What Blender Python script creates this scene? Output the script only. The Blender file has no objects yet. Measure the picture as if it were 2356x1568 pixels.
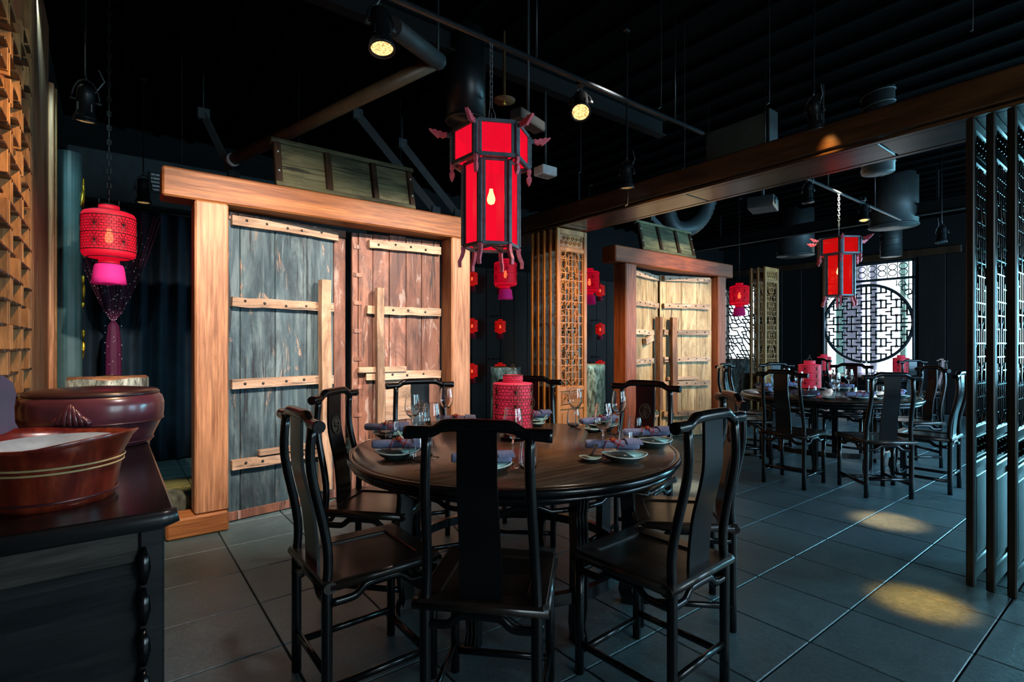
import bpy, math, random
from mathutils import Matrix, Vector
R = math.radians
PI = math.pi
random.seed(7)
scene = bpy.context.scene
COL = scene.collection

# ------------------------------------------------------------------ camera
H = 1.3
ANG = math.atan2(1555, 1198)           # view direction in the room's axes
CA, SA = math.cos(ANG), math.sin(ANG)
FPX, PX0, PY0 = 1198.0, 1178.0, 793.0
cam_d = bpy.data.cameras.new('camera')
cam = bpy.data.objects.new('camera', cam_d)
COL.objects.link(cam)
cam.location = (0, 0, H)
cam.rotation_euler = (R(90), 0, ANG - R(90))
cam_d.sensor_fit = 'HORIZONTAL'
cam_d.sensor_width = 36
cam_d.lens = 36 * FPX / 2356
cam_d.shift_y = 9 / 2356
cam_d.clip_start = .02
scene.camera = cam

# ------------------------------------------------------------------ exposure, sky
scene.view_settings.view_transform = 'Standard'
scene.view_settings.look = 'None'
scene.view_settings.gamma = 1
scene.view_settings.use_curve_mapping = False
scene.view_settings.exposure = 0
w = bpy.data.worlds.new('sky')
scene.world = w
w.use_nodes = True
bgn = w.node_tree.nodes['Background']
bgn.inputs[0].default_value = (.86, .97, 1, 1)
bgn.inputs[1].default_value = 4.5

def area(name, loc, rot, sx, sy, power, col):
    l = bpy.data.lights.new(name, 'AREA')
    l.shape = 'RECTANGLE'; l.spread = R(125); l.size = sx; l.size_y = sy; l.energy = power; l.color = col
    o = bpy.data.objects.new(name, l); COL.objects.link(o)
    o.location = loc; o.rotation_euler = rot
    return o
def aim_rot(a, b):
    return (Vector(b) - Vector(a)).to_track_quat('-Z', 'Y').to_euler()
def spot(name, loc, target, power, angle, blend=.6, col=(1, .72, .42), rad=.04):
    l = bpy.data.lights.new(name, 'SPOT')
    l.energy = power; l.spot_size = R(angle); l.spot_blend = blend; l.color = col; l.shadow_soft_size = rad
    o = bpy.data.objects.new(name, l); COL.objects.link(o)
    o.location = loc; o.rotation_euler = aim_rot(loc, target)
    return o
def point(name, loc, power, col, rad=.04):
    l = bpy.data.lights.new(name, 'POINT')
    l.energy = power; l.color = col; l.shadow_soft_size = rad
    o = bpy.data.objects.new(name, l); COL.objects.link(o); o.location = loc
    return o

TEAL = (.20, .62, 1.0)
# daylight through the windows of the side wall (outside the frame, to the right)
for k in range(5): area('daylight_side', (5.95 + k * 1.15, -2.9, 1.75), (R(80), 0, 0), .72, 1.9, 52, TEAL)
for k in range(3): area('daylight_side', (1.35 + k * .85, -2.9, 1.75), (R(82), 0, 0),   .13, 1.8, 8, (.45, .82, 1.0))
# daylight through the window of the end wall, hidden behind the dark screens at the right
area('daylight_end', (12.36, -.9, 1.7), (R(90), 0, R(90)), 2.6, 1.9, 230, (.26, .76, 1.0))
spot('spot_light', (4.0, 2.4, 2.95), (3.75, 2.0, 0), 1300, 36, 1, (.45, .95, 1))
# ceiling spots
WARM = (1, .74, .46)
NEUT = (1, .84, .72)
spot('spot_light', (.62, 1.85, 2.95), (.95, 4.15, 1.50), 860, 62, .9, NEUT)
spot('spot_light', (2.55, 1.85, 2.95), (2.12, 4.15, 1.55), 800, 58, .9, NEUT)
spot('spot_light', (6.0, 2.0, 2.95), (6.0, 4.2, 1.65), 800, 60, .9, (1, .80, .58))
spot('spot_light', (3.4, 2.3, 2.6), (3.9, 4.0, 1.3), 460, 64, .9, (1, .58, .22))
spot('spot_light', (2.35, 1.75, 2.80), (1.80, 2.3, .76), 120, 56, .9, (1, .80, .62))

# ------------------------------------------------------------------ pixel helpers
def cw(r, d, z=0.0):
    return Vector((CA * d + SA * r, SA * d - CA * r, z))
def P_z(px, py, z=0.0):
    d = FPX * (H - z) / (py - PY0)
    return cw((px - PX0) / FPX * d, d, z)
def P_d(px, py, d):
    return cw((px - PX0) / FPX * d, d, H - (py - PY0) / FPX * d)
def P_Y(px, py, Y):
    t = (px - PX0) / FPX
    return P_d(px, py, Y / (SA - CA * t))
def P_X(px, py, X):
    t = (px - PX0) / FPX
    return P_d(px, py, X / (CA + SA * t))

# ------------------------------------------------------------------ materials
MATS = {}
class NT:
    def __init__(s, name):
        s.m = bpy.data.materials.new(name); s.m.use_nodes = True
        s.t = s.m.node_tree; s.b = s.t.nodes['Principled BSDF']; s.out = s.t.nodes['Material Output']
        MATS[name] = s.m
    def n(s, typ, **kw):
        nd = s.t.nodes.new('ShaderNode' + typ)
        for k, v in kw.items(): setattr(nd, k, v)
        return nd
    def l(s, a, b): s.t.links.new(a, b)
    def ramp(s, fac, stops):
        r = s.n('ValToRGB'); cr = r.color_ramp
        while len(cr.elements) < len(stops): cr.elements.new(.5)
        for e, (p, c) in zip(cr.elements, stops):
            e.position = p; e.color = (c, c, c, 1) if isinstance(c, (int, float)) else (*c, 1)
        s.l(fac, r.inputs[0]); return r.outputs[0]
    def mix(s, fac, a, b, blend='MIX'):
        m = s.n('Mix', data_type='RGBA', blend_type=blend)
        for sock, v in ((m.inputs[0], fac), (m.inputs[6], a), (m.inputs[7], b)):
            if isinstance(v, (int, float)): sock.default_value = v
            elif isinstance(v, tuple): sock.default_value = (*v, 1)
            else: s.l(v, sock)
        return m.outputs[2]
    def coords(s, scale, rnd=7.0):
        tc = s.n('TexCoord'); oi = s.n('ObjectInfo')
        mul = s.n('Math', operation='MULTIPLY'); s.l(oi.outputs['Random'], mul.inputs[0]); mul.inputs[1].default_value = rnd
        add = s.n('VectorMath', operation='ADD'); s.l(tc.outputs['Object'], add.inputs[0]); s.l(mul.outputs[0], add.inputs[1])
        mp = s.n('Mapping'); mp.inputs['Scale'].default_value = scale; s.l(add.outputs[0], mp.inputs[0])
        return mp.outputs[0]
    def noise(s, vec, scale=1, detail=5, rough=.6, dist=0):
        n = s.n('TexNoise'); s.l(vec, n.inputs['Vector'])
        n.inputs['Scale'].default_value = scale; n.inputs['Detail'].default_value = detail
        n.inputs['Roughness'].default_value = rough; n.inputs['Distortion'].default_value = dist
        return n.outputs[0]
    def bump(s, h, st, dist=.01):
        b = s.n('Bump'); b.inputs['Strength'].default_value = st; b.inputs['Distance'].default_value = dist
        s.l(h, b.inputs['Height']); s.l(b.outputs[0], s.b.inputs['Normal'])
    def fin(s, rough=.5, metal=0, spec=.5, coat=0):
        i = s.b.inputs
        i['Roughness'].default_value = rough; i['Metallic'].default_value = metal; i['Specular IOR Level'].default_value = spec
        i['Coat Weight'].default_value = coat; i['Coat Roughness'].default_value = .15
        return s.m

def axis_scale(axis, along, across):
    return {'X': (along, across, across), 'Y': (across, along, across), 'Z': (across, across, along)}[axis]

def plain(name, c, rough=.5, metal=0, var=.2, scale=12, spec=.5, bump=.0, coat=0):
    a = NT(name); v = a.coords((scale,) * 3); n = a.noise(v)
    lo = tuple(x * (1 - var) for x in c); hi = tuple(min(1, x * (1 + var)) for x in c)
    a.l(a.ramp(n, [(.3, lo), (.7, hi)]), a.b.inputs[0])
    if bump: a.bump(n, bump, .005)
    return a.fin(rough, metal, spec, coat)

def wood(name, c1, c2, c3, axis='Z', rough=.55, bump=.25, var=.25, along=1.3, across=22, dist=.9, spec=.4, coat=0, rnd=9):
    a = NT(name)
    v = a.coords(axis_scale(axis, along, across), rnd)
    n1 = a.noise(v, 1, 6, .62, dist)
    n2 = a.noise(v, 3.7, 4, .6, .2)
    v2 = a.coords(axis_scale(axis, 1.2, 5), rnd)
    n3 = a.noise(v2, 1, 3, .5, .5)
    base = a.ramp(n1, [(.28, c1), (.5, c2), (.72, c3)])
    base = a.mix(a.ramp(n2, [(.35, .55), (.62, 0.0)]), base, tuple(x * .45 for x in c1))
    base = a.mix(a.ramp(n3, [(.45, 0.0), (.8, .5)]), base, tuple(x * 1.25 for x in c3))
    oi = a.n('ObjectInfo'); hs = a.n('HueSaturation')
    mr = a.n('MapRange'); a.l(oi.outputs['Random'], mr.inputs[0]); mr.inputs[3].default_value = 1 - var; mr.inputs[4].default_value = 1 + var
    a.l(mr.outputs[0], hs.inputs['Value']); a.l(base, hs.inputs['Color'])
    a.l(hs.outputs[0], a.b.inputs[0])
    a.bump(n1, bump, .008)
    return a.fin(rough, 0, spec, coat)

def worn(name, p1, p2, p3, bare, dark, axis='Z', bare_amt=.56, rough=.6):
    """flaking paint on old planks: paint mottled between p1..p3, bare wood showing, dark cracks"""
    a = NT(name)
    v = a.coords(axis_scale(axis, 1.6, 9), 11); vs = a.coords(axis_scale(axis, 1.5, 34), 11); vb = a.coords(axis_scale(axis, 1.7, 8), 11); vd = a.coords(axis_scale(axis, 1.1, 3.2), 11)
    n1 = a.noise(v, 1, 7, .68, .8); n2 = a.noise(vs, 1, 6, .65, .5); n3 = a.noise(vb, 1.3, 8, .72, 1.2)
    base = a.ramp(n1, [(.3, p1), (.5, p2), (.68, p3)])
    base = a.mix(a.ramp(n2, [(.52, 0.0), (.72, .6)]), base, p3)
    base = a.mix(a.ramp(n3, [(bare_amt, 0.0), (bare_amt + .05, .85)]), base, bare)
    n4 = a.noise(vd, 1, 6, .7, .9)
    base = a.mix(a.ramp(n4, [(.36, .75), (.52, 0.0)]), base, tuple(.35 * p1[k] + .65 * dark[k] for k in range(3)))
    base = a.mix(a.ramp(n2, [(.36, .9), (.43, 0.0)]), base, dark)
    oi = a.n('ObjectInfo'); hs = a.n('HueSaturation')
    mr = a.n('MapRange'); a.l(oi.outputs['Random'], mr.inputs[0]); mr.inputs[3].default_value = .72; mr.inputs[4].default_value = 1.25
    a.l(mr.outputs[0], hs.inputs['Value']); a.l(base, hs.inputs['Color']); a.l(hs.outputs[0], a.b.inputs[0])
    mm = a.n('Math', operation='ADD'); a.l(n2, mm.inputs[0]); a.l(n3, mm.inputs[1])
    a.bump(mm.outputs[0], .45, .008)
    return a.fin(rough, 0, .35)

def emit(name, c, st, transp=0):
    a = NT(name)
    e = a.n('Emission'); e.inputs[0].default_value = (*c, 1); e.inputs[1].default_value = st
    if transp:
        t = a.n('BsdfTransparent'); t.inputs[0].default_value = (1, .50, .36, 1)
        m = a.n('MixShader'); m.inputs[0].default_value = transp
        a.l(e.outputs[0], m.inputs[1]); a.l(t.outputs[0], m.inputs[2]); a.l(m.outputs[0], a.out.inputs[0])
    else: a.l(e.outputs[0], a.out.inputs[0])
    return a.m

def glow(name, c, ec, st, rough=.6, bump=0):
    """glowing cloth of the lantern shades and tassel"""
    a = NT(name); v = a.coords((60,) * 3); n = a.noise(v)
    a.b.inputs[0].default_value = (*c, 1)
    a.b.inputs['Emission Color'].default_value = (*ec, 1); a.b.inputs['Emission Strength'].default_value = st
    if bump: a.bump(n, bump, .003)
    return a.fin(rough)

# floor stone
a = NT('stone_tile'); v = a.coords((1, 1, 1), 30)
n1 = a.noise(v, 3, 8, .65, .3); n2 = a.noise(v, 42, 6, .7, .4); n3 = a.noise(v, 190, 2, .5)
base = a.ramp(n1, [(.3, (.050, .092, .104)), (.7, (.100, .166, .182))])
base = a.mix(a.ramp(n2, [(.42, .55), (.6, 0.0)]), base, (.030, .060, .070))
base = a.mix(a.ramp(n3, [(.5, 0.0), (.75, .35)]), base, (.26, .30, .31))
oi = a.n('ObjectInfo'); hs = a.n('HueSaturation'); mr = a.n('MapRange')
a.l(oi.outputs['Random'], mr.inputs[0]); mr.inputs[3].default_value = .88; mr.inputs[4].default_value = 1.12
a.l(mr.outputs[0], hs.inputs['Value']); a.l(base, hs.inputs['Color']); a.l(hs.outputs[0], a.b.inputs[0])
a.l(a.ramp(n2, [(.3, .30), (.7, .48)]), a.b.inputs['Roughness'])
a.bump(n2, .40, .006); a.fin(.4, 0, .5)
a.l(a.ramp(n2, [(.3, .30), (.7, .48)]), a.b.inputs['Roughness'])

plain('grout', (.16, .18, .18), .8)
plain('ceiling_black', (.0018, .0021, .0024), .95, spec=.02)
plain('joist_black', (.004, .0045, .005), .7, spec=.15)
plain('wall_dark', (.006, .0075, .008), .85, spec=.2)
plain('wall_grey', (.05, .066, .07), .85, spec=.2)
wood('wall_wood', (.003, .0025, .0025), (.005, .0045, .0045), (.011, .009, .0085), 'Z', .6, var=.3)
plain('lacquer', (.0045, .004, .0045), .22, 0, .3, 8, .5)
wood('lacquer_wood', (.008, .005, .004), (.020, .012, .009), (.042, .025, .017), 'Y', .30, .12, .1, 1.2, 26, .6, .5, .2)
wood('table_wood', (.026, .014, .009), (.078, .043, .026), (.165, .098, .060), 'X', .24, .16, .05, .9, 30, .5, .5, .25)
wood('pine_x', (.11, .030, .007), (.29, .092, .022), (.47, .185, .056), 'X', .55, .3, .08, 1.1, 24, 1.6)
wood('pine_z', (.20, .075, .032), (.41, .180, .083), (.58, .285, .150), 'Z', .55, .3, .06, 1.1, 24, 1.6)
wood('red_x', (.090, .013, .003), (.23, .042, .008), (.40, .088, .018), 'X', .55, .3, .08, 1.1, 24, 1.6)
wood('red_z', (.11, .024, .010), (.24, .062, .024), (.37, .115, .048), 'Z', .55, .3, .06, 1.1, 24, 1.6)
worn('blue_plank', (.011, .024, .033), (.036, .062, .073), (.115, .155, .160), (.30, .19, .125), (.008, .008, .010), bare_amt=.585)
worn('red_plank', (.085, .030, .020), (.20, .080, .048), (.30, .150, .105), (.36, .26, .22), (.016, .016, .018), bare_amt=.575)
worn('pale_plank', (.30, .185, .080), (.46, .31, .155), (.58, .43, .25), (.20, .085, .028), (.06, .028, .012), bare_amt=.60)
worn('batten_wood', (.25, .14, .08), (.42, .26, .16), (.55, .39, .29), (.20, .21, .20), (.05, .04, .035), 'X', .62)
worn('bar_wood', (.20, .105, .055), (.37, .215, .125), (.50, .33, .22), (.26, .14, .07), (.04, .03, .025), 'Z', .66)
worn('bar_brown', (.12, .045, .018), (.20, .085, .038), (.28, .135, .065), (.10, .045, .02), (.03, .016, .01), 'Z', .66)
worn('sign_board', (.045, .045, .022), (.12, .115, .055), (.21, .19, .10), (.15, .12, .06), (.008, .009, .007), 'X', .60)
plain('iron', (.012, .012, .013), .55, .6)
plain('nail_iron', (.03, .028, .026), .6, .4)
plain('track_metal', (.03, .045, .06), .35, .8)
plain('fixture_black', (.006, .007, .008), .36, 0, .2, 8, .4)
plain('duct_metal', (.035, .044, .045), .5, .3)
plain('steel_grey', (.032, .04, .042), .6, .3)
plain('brown_pipe', (.12, .066, .030), .42, .1)
wood('beam_wood', (.026, .010, .0035), (.060, .024, .008), (.12, .052, .018), 'Y', .32, .15, .05, 1.0, 18, .8, .5, .3)
wood('lattice_gold', (.18, .060, .012), (.36, .14, .030), (.52, .25, .065), 'Z', .45, .15, .15, 2, 30, .6, .5)
wood('lattice_dark', (.020, .010, .005), (.040, .020, .010), (.070, .038, .018), 'Z', .40, .15, .15, 2, 30, .6, .5)
wood('stile_black', (.006, .004, .003), (.012, .008, .005), (.024, .014, .008), 'Z', .35, .1)
plain('lattice_black', (.030, .040, .044), .20, 0, .2, 20, .6)  # lattice of the dark screens lifted towards teal, light put into the colour
wood('fret_wood', (.16, .065, .020), (.32, .14, .045), (.45, .23, .085), 'Z', .5, .15, .3, 4, 40, .6)
wood('fret_back', (.22, .060, .025), (.32, .095, .040), (.42, .15, .07), 'Z', .55, .15, .05, 1.5, 20, .6)  # wooden backing with its orange-red light put into the colour
plain('plum_wood', (.05, .012, .018), .3)
wood('tub_wood', (.060, .006, .005), (.170, .016, .009), (.32, .055, .018), 'Z', .30, .12, .12, 1.5, 16, .5, .5, .35)
plain('ear_wood', (.045, .018, .045), .38, 0, .4, 9, .5, coat=.3)
plain('plum_lacquer', (.085, .022, .032), .28, 0, .45, 6, .5, coat=.4)
plain('lid_lacquer', (.030, .010, .012), .35, 0, .3, 6, .5, coat=.3)
plain('rope', (.48, .33, .15), .6)
plain('silver', (.66, .80, .82), .32, .45)
wood('side_worn_lit', (.012, .011, .011), (.040, .033, .028), (.10, .08, .066), 'X', .42, .2, .1, 1.5, 20, 2.2, .5)  # worn apron; light falling on it is also put into the paler tone
wood('side_wood', (.006, .007, .009), (.013, .014, .017), (.030, .028, .028), 'X', .34, .2, .1, 1.5, 20, 1.2, .5, .2)
plain('edge_worn', (.10, .065, .04), .5, 0, .6, 20)
plain('frame_blue_lit', (.085, .105, .125), .4, 0, .4, 30)  # black lantern frame; blue-grey light on its faces put into the colour
plain('pink_carving', (.62, .10, .14), .5, 0, .3, 40)
emit('red_panel', (1.0, .006, .036), .95, .36)
emit('red_panel_far', (1.0, .008, .010), .62, .42)
emit('bulb', (1, .80, .50), 60)
emit('filament', (1, .55, .20), 14)
glow('silk_red', (.55, .008, .028), (1, .004, .045), .34)
glow('silk_wall', (.55, .010, .015), (1, .015, .012), .30)
glow('silk_table', (.72, .035, .085), (1, .03, .085), .30)  # glow put in for the spotlight falling on the table lantern's shade
glow('tassel_pink', (.75, .02, .26), (1, .01, .22), .12, .8, .4)  # tassel is no lamp; lantern light put in as a weak glow
plain('tassel_dark', (.30, .008, .045), .8)
plain('wire_black', (.012, .010, .010), .5, .3)
plain('wire_bronze', (.08, .045, .02), .5, .4)
plain('celadon', (.34, .52, .44), .22, 0, .12, 20, .5)
plain('dish_dark', (.030, .050, .050), .3, 0, .3, 20)
plain('napkin', (.25, .265, .43), .85, 0, .2, 90, .2, .15)
plain('cord_red', (.55, .01, .015), .55)
plain('bead_gold', (.70, .42, .05), .3, .6)
plain('white_metal', (.5, .55, .58), .4, .6)
plain('stem_wire', (.14, .17, .18), .5, .3)
plain('wire_dark', (.022, .027, .029), .6)
plain('curtain_blue', (.010, .030, .052), .85, 0, .3, 5)
plain('net_plum', (.10, .004, .040), .7)
plain('sequin', (.95, .85, .95), .25, 0)
plain('plaque_teal_lit', (.055, .105, .11), .36, 0, .2, 6, .5)  # black board; the teal light falling on it is put into the colour
plain('gold', (.62, .36, .03), .35, .8)
plain('cap_white', (.55, .58, .60), .5)
plain('outside_white', (.85, .88, .9), .7)
plain('outside_lilac', (.66, .64, .90), .7)
plain('outside_green', (.45, .80, .74), .7)
plain('rock', (.05, .055, .04), .85, 0, .7, 14, .3, .9)
# log bark
a = NT('bark'); v = a.coords((9, 9, 2.2), 5); v2 = a.coords((26, 26, 9), 5)
n1 = a.noise(v, 1, 7, .7, .9); n2 = a.noise(v2, 1, 6, .7, .5)
base = a.ramp(n1, [(.33, (.030, .034, .030)), (.5, (.22, .26, .235)), (.66, (.52, .57, .52))])
base = a.mix(a.ramp(n2, [(.40, .85), (.52, 0.0)]), base, (.03, .034, .03))
a.l(base, a.b.inputs[0]); a.bump(n1, .8, .02); a.fin(.8, 0, .25)
# glass
a = NT('glass'); a.b.inputs[0].default_value = (1, 1, 1, 1); a.b.inputs['Transmission Weight'].default_value = 1
a.b.inputs['IOR'].default_value = 1.5; a.fin(0, 0, .9)
# lit lenses
for nm, c, st in (('lens_lit', (1, .62, .22), 3.2), ('lens_dim', (1, .60, .24), .55)):
    a = NT(nm); tc = a.n('TexCoord'); vo = a.n('TexVoronoi'); a.l(tc.outputs['Object'], vo.inputs['Vector']); vo.inputs['Scale'].default_value = 95
    e = a.n('Emission'); a.l(a.ramp(vo.outputs['Distance'], [(.0, c), (.75, tuple(x * .25 for x in c))]), e.inputs[0]); e.inputs[1].default_value = st
    a.l(e.outputs[0], a.out.inputs[0])
plain('lens_off', (.05, .09, .11), .12, 0, .3, 60)

# ------------------------------------------------------------------ mesh builder
class MB:
    def __init__(s): s.v = []; s.f = []; s.sm = []
    def add(s, vs, fs, smooth=False, M=None):
        o = len(s.v)
        s.v += [tuple(M @ Vector(p)) if M is not None else tuple(p) for p in vs]
        s.f += [tuple(i + o for i in f) for f in fs]
        s.sm += [smooth] * len(fs)
        return s
    def box(s, c, size, bev=.004, M=None):
        hx, hy, hz = (k / 2 for k in size); b = min(bev, hx * .45, hy * .45, hz * .45)
        vs = []; idx = {}
        for sx in (-1, 1):
            for sy in (-1, 1):
                for sz in (-1, 1):
                    for ax in range(3):
                        p = [sx * (hx - b), sy * (hy - b), sz * (hz - b)]
                        p[ax] = (sx * hx, sy * hy, sz * hz)[ax]
                        idx[(sx, sy, sz, ax)] = len(vs); vs.append((p[0] + c[0], p[1] + c[1], p[2] + c[2]))
        fs = []
        cyc = [(-1, -1), (1, -1), (1, 1), (-1, 1)]
        for ax in range(3):
            o1, o2 = (ax + 1) % 3, (ax + 2) % 3
            for sg in (-1, 1):
                f = []
                for (u, w_) in cyc:
                    k = [0, 0, 0]; k[ax] = sg; k[o1] = u; k[o2] = w_
                    f.append(idx[(*k, ax)])
                fs.append(tuple(f) if sg > 0 else tuple(f[::-1]))
            for u in (-1, 1):
                for w_ in (-1, 1):
                    def key(val, axx):
                        k = [0, 0, 0]; k[ax] = val; k[o1] = u; k[o2] = w_; return idx[(*k, axx)]
                    f = (key(-1, o1), key(1, o1), key(1, o2), key(-1, o2))
                    fs.append(f if u * w_ < 0 else f[::-1])
        for sx in (-1, 1):
            for sy in (-1, 1):
                for sz in (-1, 1):
                    f = tuple(idx[(sx, sy, sz, k)] for k in range(3))
                    fs.append(f if sx * sy * sz > 0 else f[::-1])
        return s.add(vs, fs, False, M)
    def tube(s, pts, r, n=8, M=None, closed=False, flat=None, cap=True, smooth=True):
        """round bar along pts; r number or list; flat=(a,b) squashes the section"""
        pts = [Vector(p) for p in pts]; N = len(pts)
        rr = r if isinstance(r, (list, tuple)) else [r] * N
        tang = []
        for i in range(N):
            if closed: t = pts[(i + 1) % N] - pts[i - 1]
            else: t = pts[min(i + 1, N - 1)] - pts[max(i - 1, 0)]
            tang.append(t.normalized() if t.length > 1e-9 else Vector((0, 0, 1)))
        up = Vector((0, 0, 1)) if abs(tang[0].z) < .9 else Vector((1, 0, 0))
        x = tang[0].cross(up).normalized(); vs = []
        fa, fb = flat or (1, 1)
        for i in range(N):
            x = (x - tang[i] * x.dot(tang[i])).normalized(); y = tang[i].cross(x)
            for k in range(n):
                a_ = 2 * PI * (k + .5) / n
                vs.append(pts[i] + (x * math.cos(a_) * fa + y * math.sin(a_) * fb) * rr[i])
        fs = []
        for i in range(N if closed else N - 1):
            j = (i + 1) % N
            for k in range(n):
                k2 = (k + 1) % n
                fs.append((i * n + k, i * n + k2, j * n + k2, j * n + k))
        s.add(vs, fs, smooth and n > 4, M)
        if cap and not closed:
            o = len(s.v) - len(vs)
            s.f += [tuple(o + k for k in range(n))[::-1], tuple(o + (N - 1) * n + k for k in range(n))]; s.sm += [False, False]
        return s
    def strip(s, pts, wd, th, M=None, side=Vector((1, 0, 0))):
        """flat rectangular bar, width along 'side', along pts; wd may be list"""
        pts = [Vector(p) for p in pts]; N = len(pts)
        ww = wd if isinstance(wd, (list, tuple)) else [wd] * N
        vs = []; fs = []
        for i in range(N):
            t = (pts[min(i + 1, N - 1)] - pts[max(i - 1, 0)]).normalized(); nn = t.cross(side).normalized()
            for (a_, b_) in ((-1, -1), (1, -1), (1, 1), (-1, 1)):
                vs.append(pts[i] + side * (a_ * ww[i] / 2) + nn * (b_ * th / 2))
        for i in range(N - 1):
            for k in range(4):
                k2 = (k + 1) % 4
                fs.append((i * 4 + k, (i + 1) * 4 + k, (i + 1) * 4 + k2, i * 4 + k2))
        fs += [(0, 1, 2, 3), tuple((N - 1) * 4 + k for k in range(4))[::-1]]
        return s.add(vs, fs, False, M)
    def lathe(s, prof, n=24, M=None, smooth=True, sx=1, sy=1, fn=None):
        vs = []; fs = []; N = len(prof)
        for (r_, z_) in prof:
            for k in range(n):
                a_ = 2 * PI * k / n
                p = (r_ * math.cos(a_) * sx, r_ * math.sin(a_) * sy, z_)
                vs.append(fn(p, a_) if fn else p)
        for i in range(N - 1):
            for k in range(n):
                k2 = (k + 1) % n
                fs.append((i * n + k, i * n + k2, (i + 1) * n + k2, (i + 1) * n + k))
        if prof[0][0] > 1e-6: fs.append(tuple(range(n))[::-1])
        if prof[-1][0] > 1e-6: fs.append(tuple((N - 1) * n + k for k in range(n)))
        s.add(vs, fs, smooth, M); return s
    def prism(s, poly, t0, t1, M=None, plane='XZ'):
        n = len(poly)
        mk = {'XZ': lambda u, v_, t: (u, t, v_), 'XY': lambda u, v_, t: (u, v_, t), 'YZ': lambda u, v_, t: (t, u, v_)}[plane]
        vs = [mk(u, v_, t0) for u, v_ in poly] + [mk(u, v_, t1) for u, v_ in poly]
        fs = [tuple(range(n)), tuple(range(n, 2 * n))[::-1]] + [(i, n + i, n + (i + 1) % n, (i + 1) % n) for i in range(n)]
        return s.add(vs, fs, False, M)
    def ball(s, c, r, n=8, M=None, sz=1):
        m = n // 2
        return s.lathe([(max(1e-7, math.sin(PI * i / m)) * r, -math.cos(PI * i / m) * r * sz) for i in range(m + 1)], n,
                       (M or Matrix()) @ Matrix.Translation(c))
    def mesh(s, name, mat):
        me = bpy.data.meshes.new(name); me.from_pydata(s.v, [], s.f)
        me.polygons.foreach_set('use_smooth', s.sm)
        ms = mat if isinstance(mat, (list, tuple)) else [mat]
        for m in ms: me.materials.append(MATS[m])
        me.update(); return me
    def build(s, name, mat, parent=None, loc=None, rz=0, recalc=False):
        me = s.mesh(name, mat)
        if recalc:
            import bmesh
            bm = bmesh.new(); bm.from_mesh(me); bmesh.ops.recalc_face_normals(bm, faces=bm.faces); bm.to_mesh(me); bm.free()
        o = bpy.data.objects.new(name, me); COL.objects.link(o)
        if parent: o.parent = parent
        if loc is not None: o.location = loc
        if rz: o.rotation_euler.z = rz
        return o

def tag(o, label=None, cat=None, group=None, kind=None):
    if label: o['label'] = label
    if cat: o['category'] = cat
    if group: o['group'] = group
    if kind: o['kind'] = kind
    return o
def thing(name, label, cat, loc=(0, 0, 0), rz=0, group=None, scale=1):
    o = bpy.data.objects.new(name, None); COL.objects.link(o)
    o.empty_display_size = .1; o.location = loc; o.rotation_euler.z = rz; o.scale = (scale,) * 3
    return tag(o, label, cat, group)
def copy_tree(o, parent=None):
    c = o.copy(); COL.objects.link(c)
    if parent: c.parent = parent
    for ch in CH.get(o.name, []) or [x for x in bpy.data.objects if x.parent == o]:
        copy_tree(ch, c)
    return c
CH = {}
def freeze_tree(o):
    """remember a prototype's children so copies need no search"""
    ch = [x for x in bpy.data.objects if x.parent == o]
    CH[o.name] = ch
    for x in ch: freeze_tree(x)
def copy_fast(o, parent=None):
    c = o.copy(); COL.objects.link(c)
    if parent: c.parent = parent
    for ch in CH.get(o.name, []): copy_fast(ch, c)
    return c
def obj_mesh(name, me, parent=None, loc=(0, 0, 0), rot=(0, 0, 0)):
    o = bpy.data.objects.new(name, me); COL.objects.link(o)
    if parent: o.parent = parent
    o.location = loc; o.rotation_euler = rot
    return o
RZ = lambda a_: Matrix.Rotation(a_, 4, 'Z')
RX = lambda a_: Matrix.Rotation(a_, 4, 'X')
RY = lambda a_: Matrix.Rotation(a_, 4, 'Y')
T = lambda *p: Matrix.Translation(p)
def struct(name, mb, mat, parent=None):
    o = mb.build(name, mat, parent)
    if not parent: o['kind'] = 'structure'
    return o

# ------------------------------------------------------------------ room shell
X0, X1, Y0, Y1, ZC = -.40, 12.5, -3.0, 7.3, 3.75
floor = struct('floor', MB().box(((X0 + X1) / 2, (Y0 + Y1) / 2, -.07), (X1 - X0, Y1 - Y0, .10), .001), 'grout')
PXT, PYT, GAP = .4583, .462, .007
tile_me = MB().box((0, 0, -.0125), (PXT - GAP, PYT - GAP, .0249), .003).mesh('tile', 'stone_tile')
cells = []
for i in range(-8, 24):
    for j in range(-8, 16):
        x = 2.426 + PXT * (i + .5); y = .549 + PYT * (j + .5)
        if X0 + PXT / 2 < x < X1 - PXT / 2 and Y0 + PYT / 2 < y < Y1 - PYT / 2:
            d = CA * x + SA * y; r = SA * x - CA * y
            seen = d > .8 and abs(r) < d * 1.05 + .3
            cells.append((0 if seen else 1, d if seen else 99, x, y))
cells.sort()
rest = MB()
for k, (s_, d, x, y) in enumerate(cells):
    if k < 295 and s_ == 0: obj_mesh('tile', tile_me, floor, (x, y, 0))
    else: rest.box((x, y, -.0125), (PXT - GAP, PYT - GAP, .0249), .003)
tag(rest.build('tile', 'stone_tile', floor), kind='stuff')

struct('ceiling', MB().box(((X0 + X1) / 2, (Y0 + Y1) / 2, ZC + .05), (X1 - X0 + .4, Y1 - Y0 + .4, .1), .001), 'ceiling_black')
ceil = bpy.data.objects['ceiling']
rib_me = MB().box((0, 0, 0), (.05, Y1 - Y0, .045), .006).mesh('rib', 'ceiling_black')
for i in range(38): obj_mesh('rib', rib_me, ceil, (.1 + i * .33, (Y0 + Y1) / 2, ZC - .0225))
struct('wall_left', MB().box((X0 - .1, (Y0 + Y1) / 2, ZC / 2 - .06), (.2, Y1 - Y0 + .4, ZC + .12), .0005), 'wall_dark')
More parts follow.
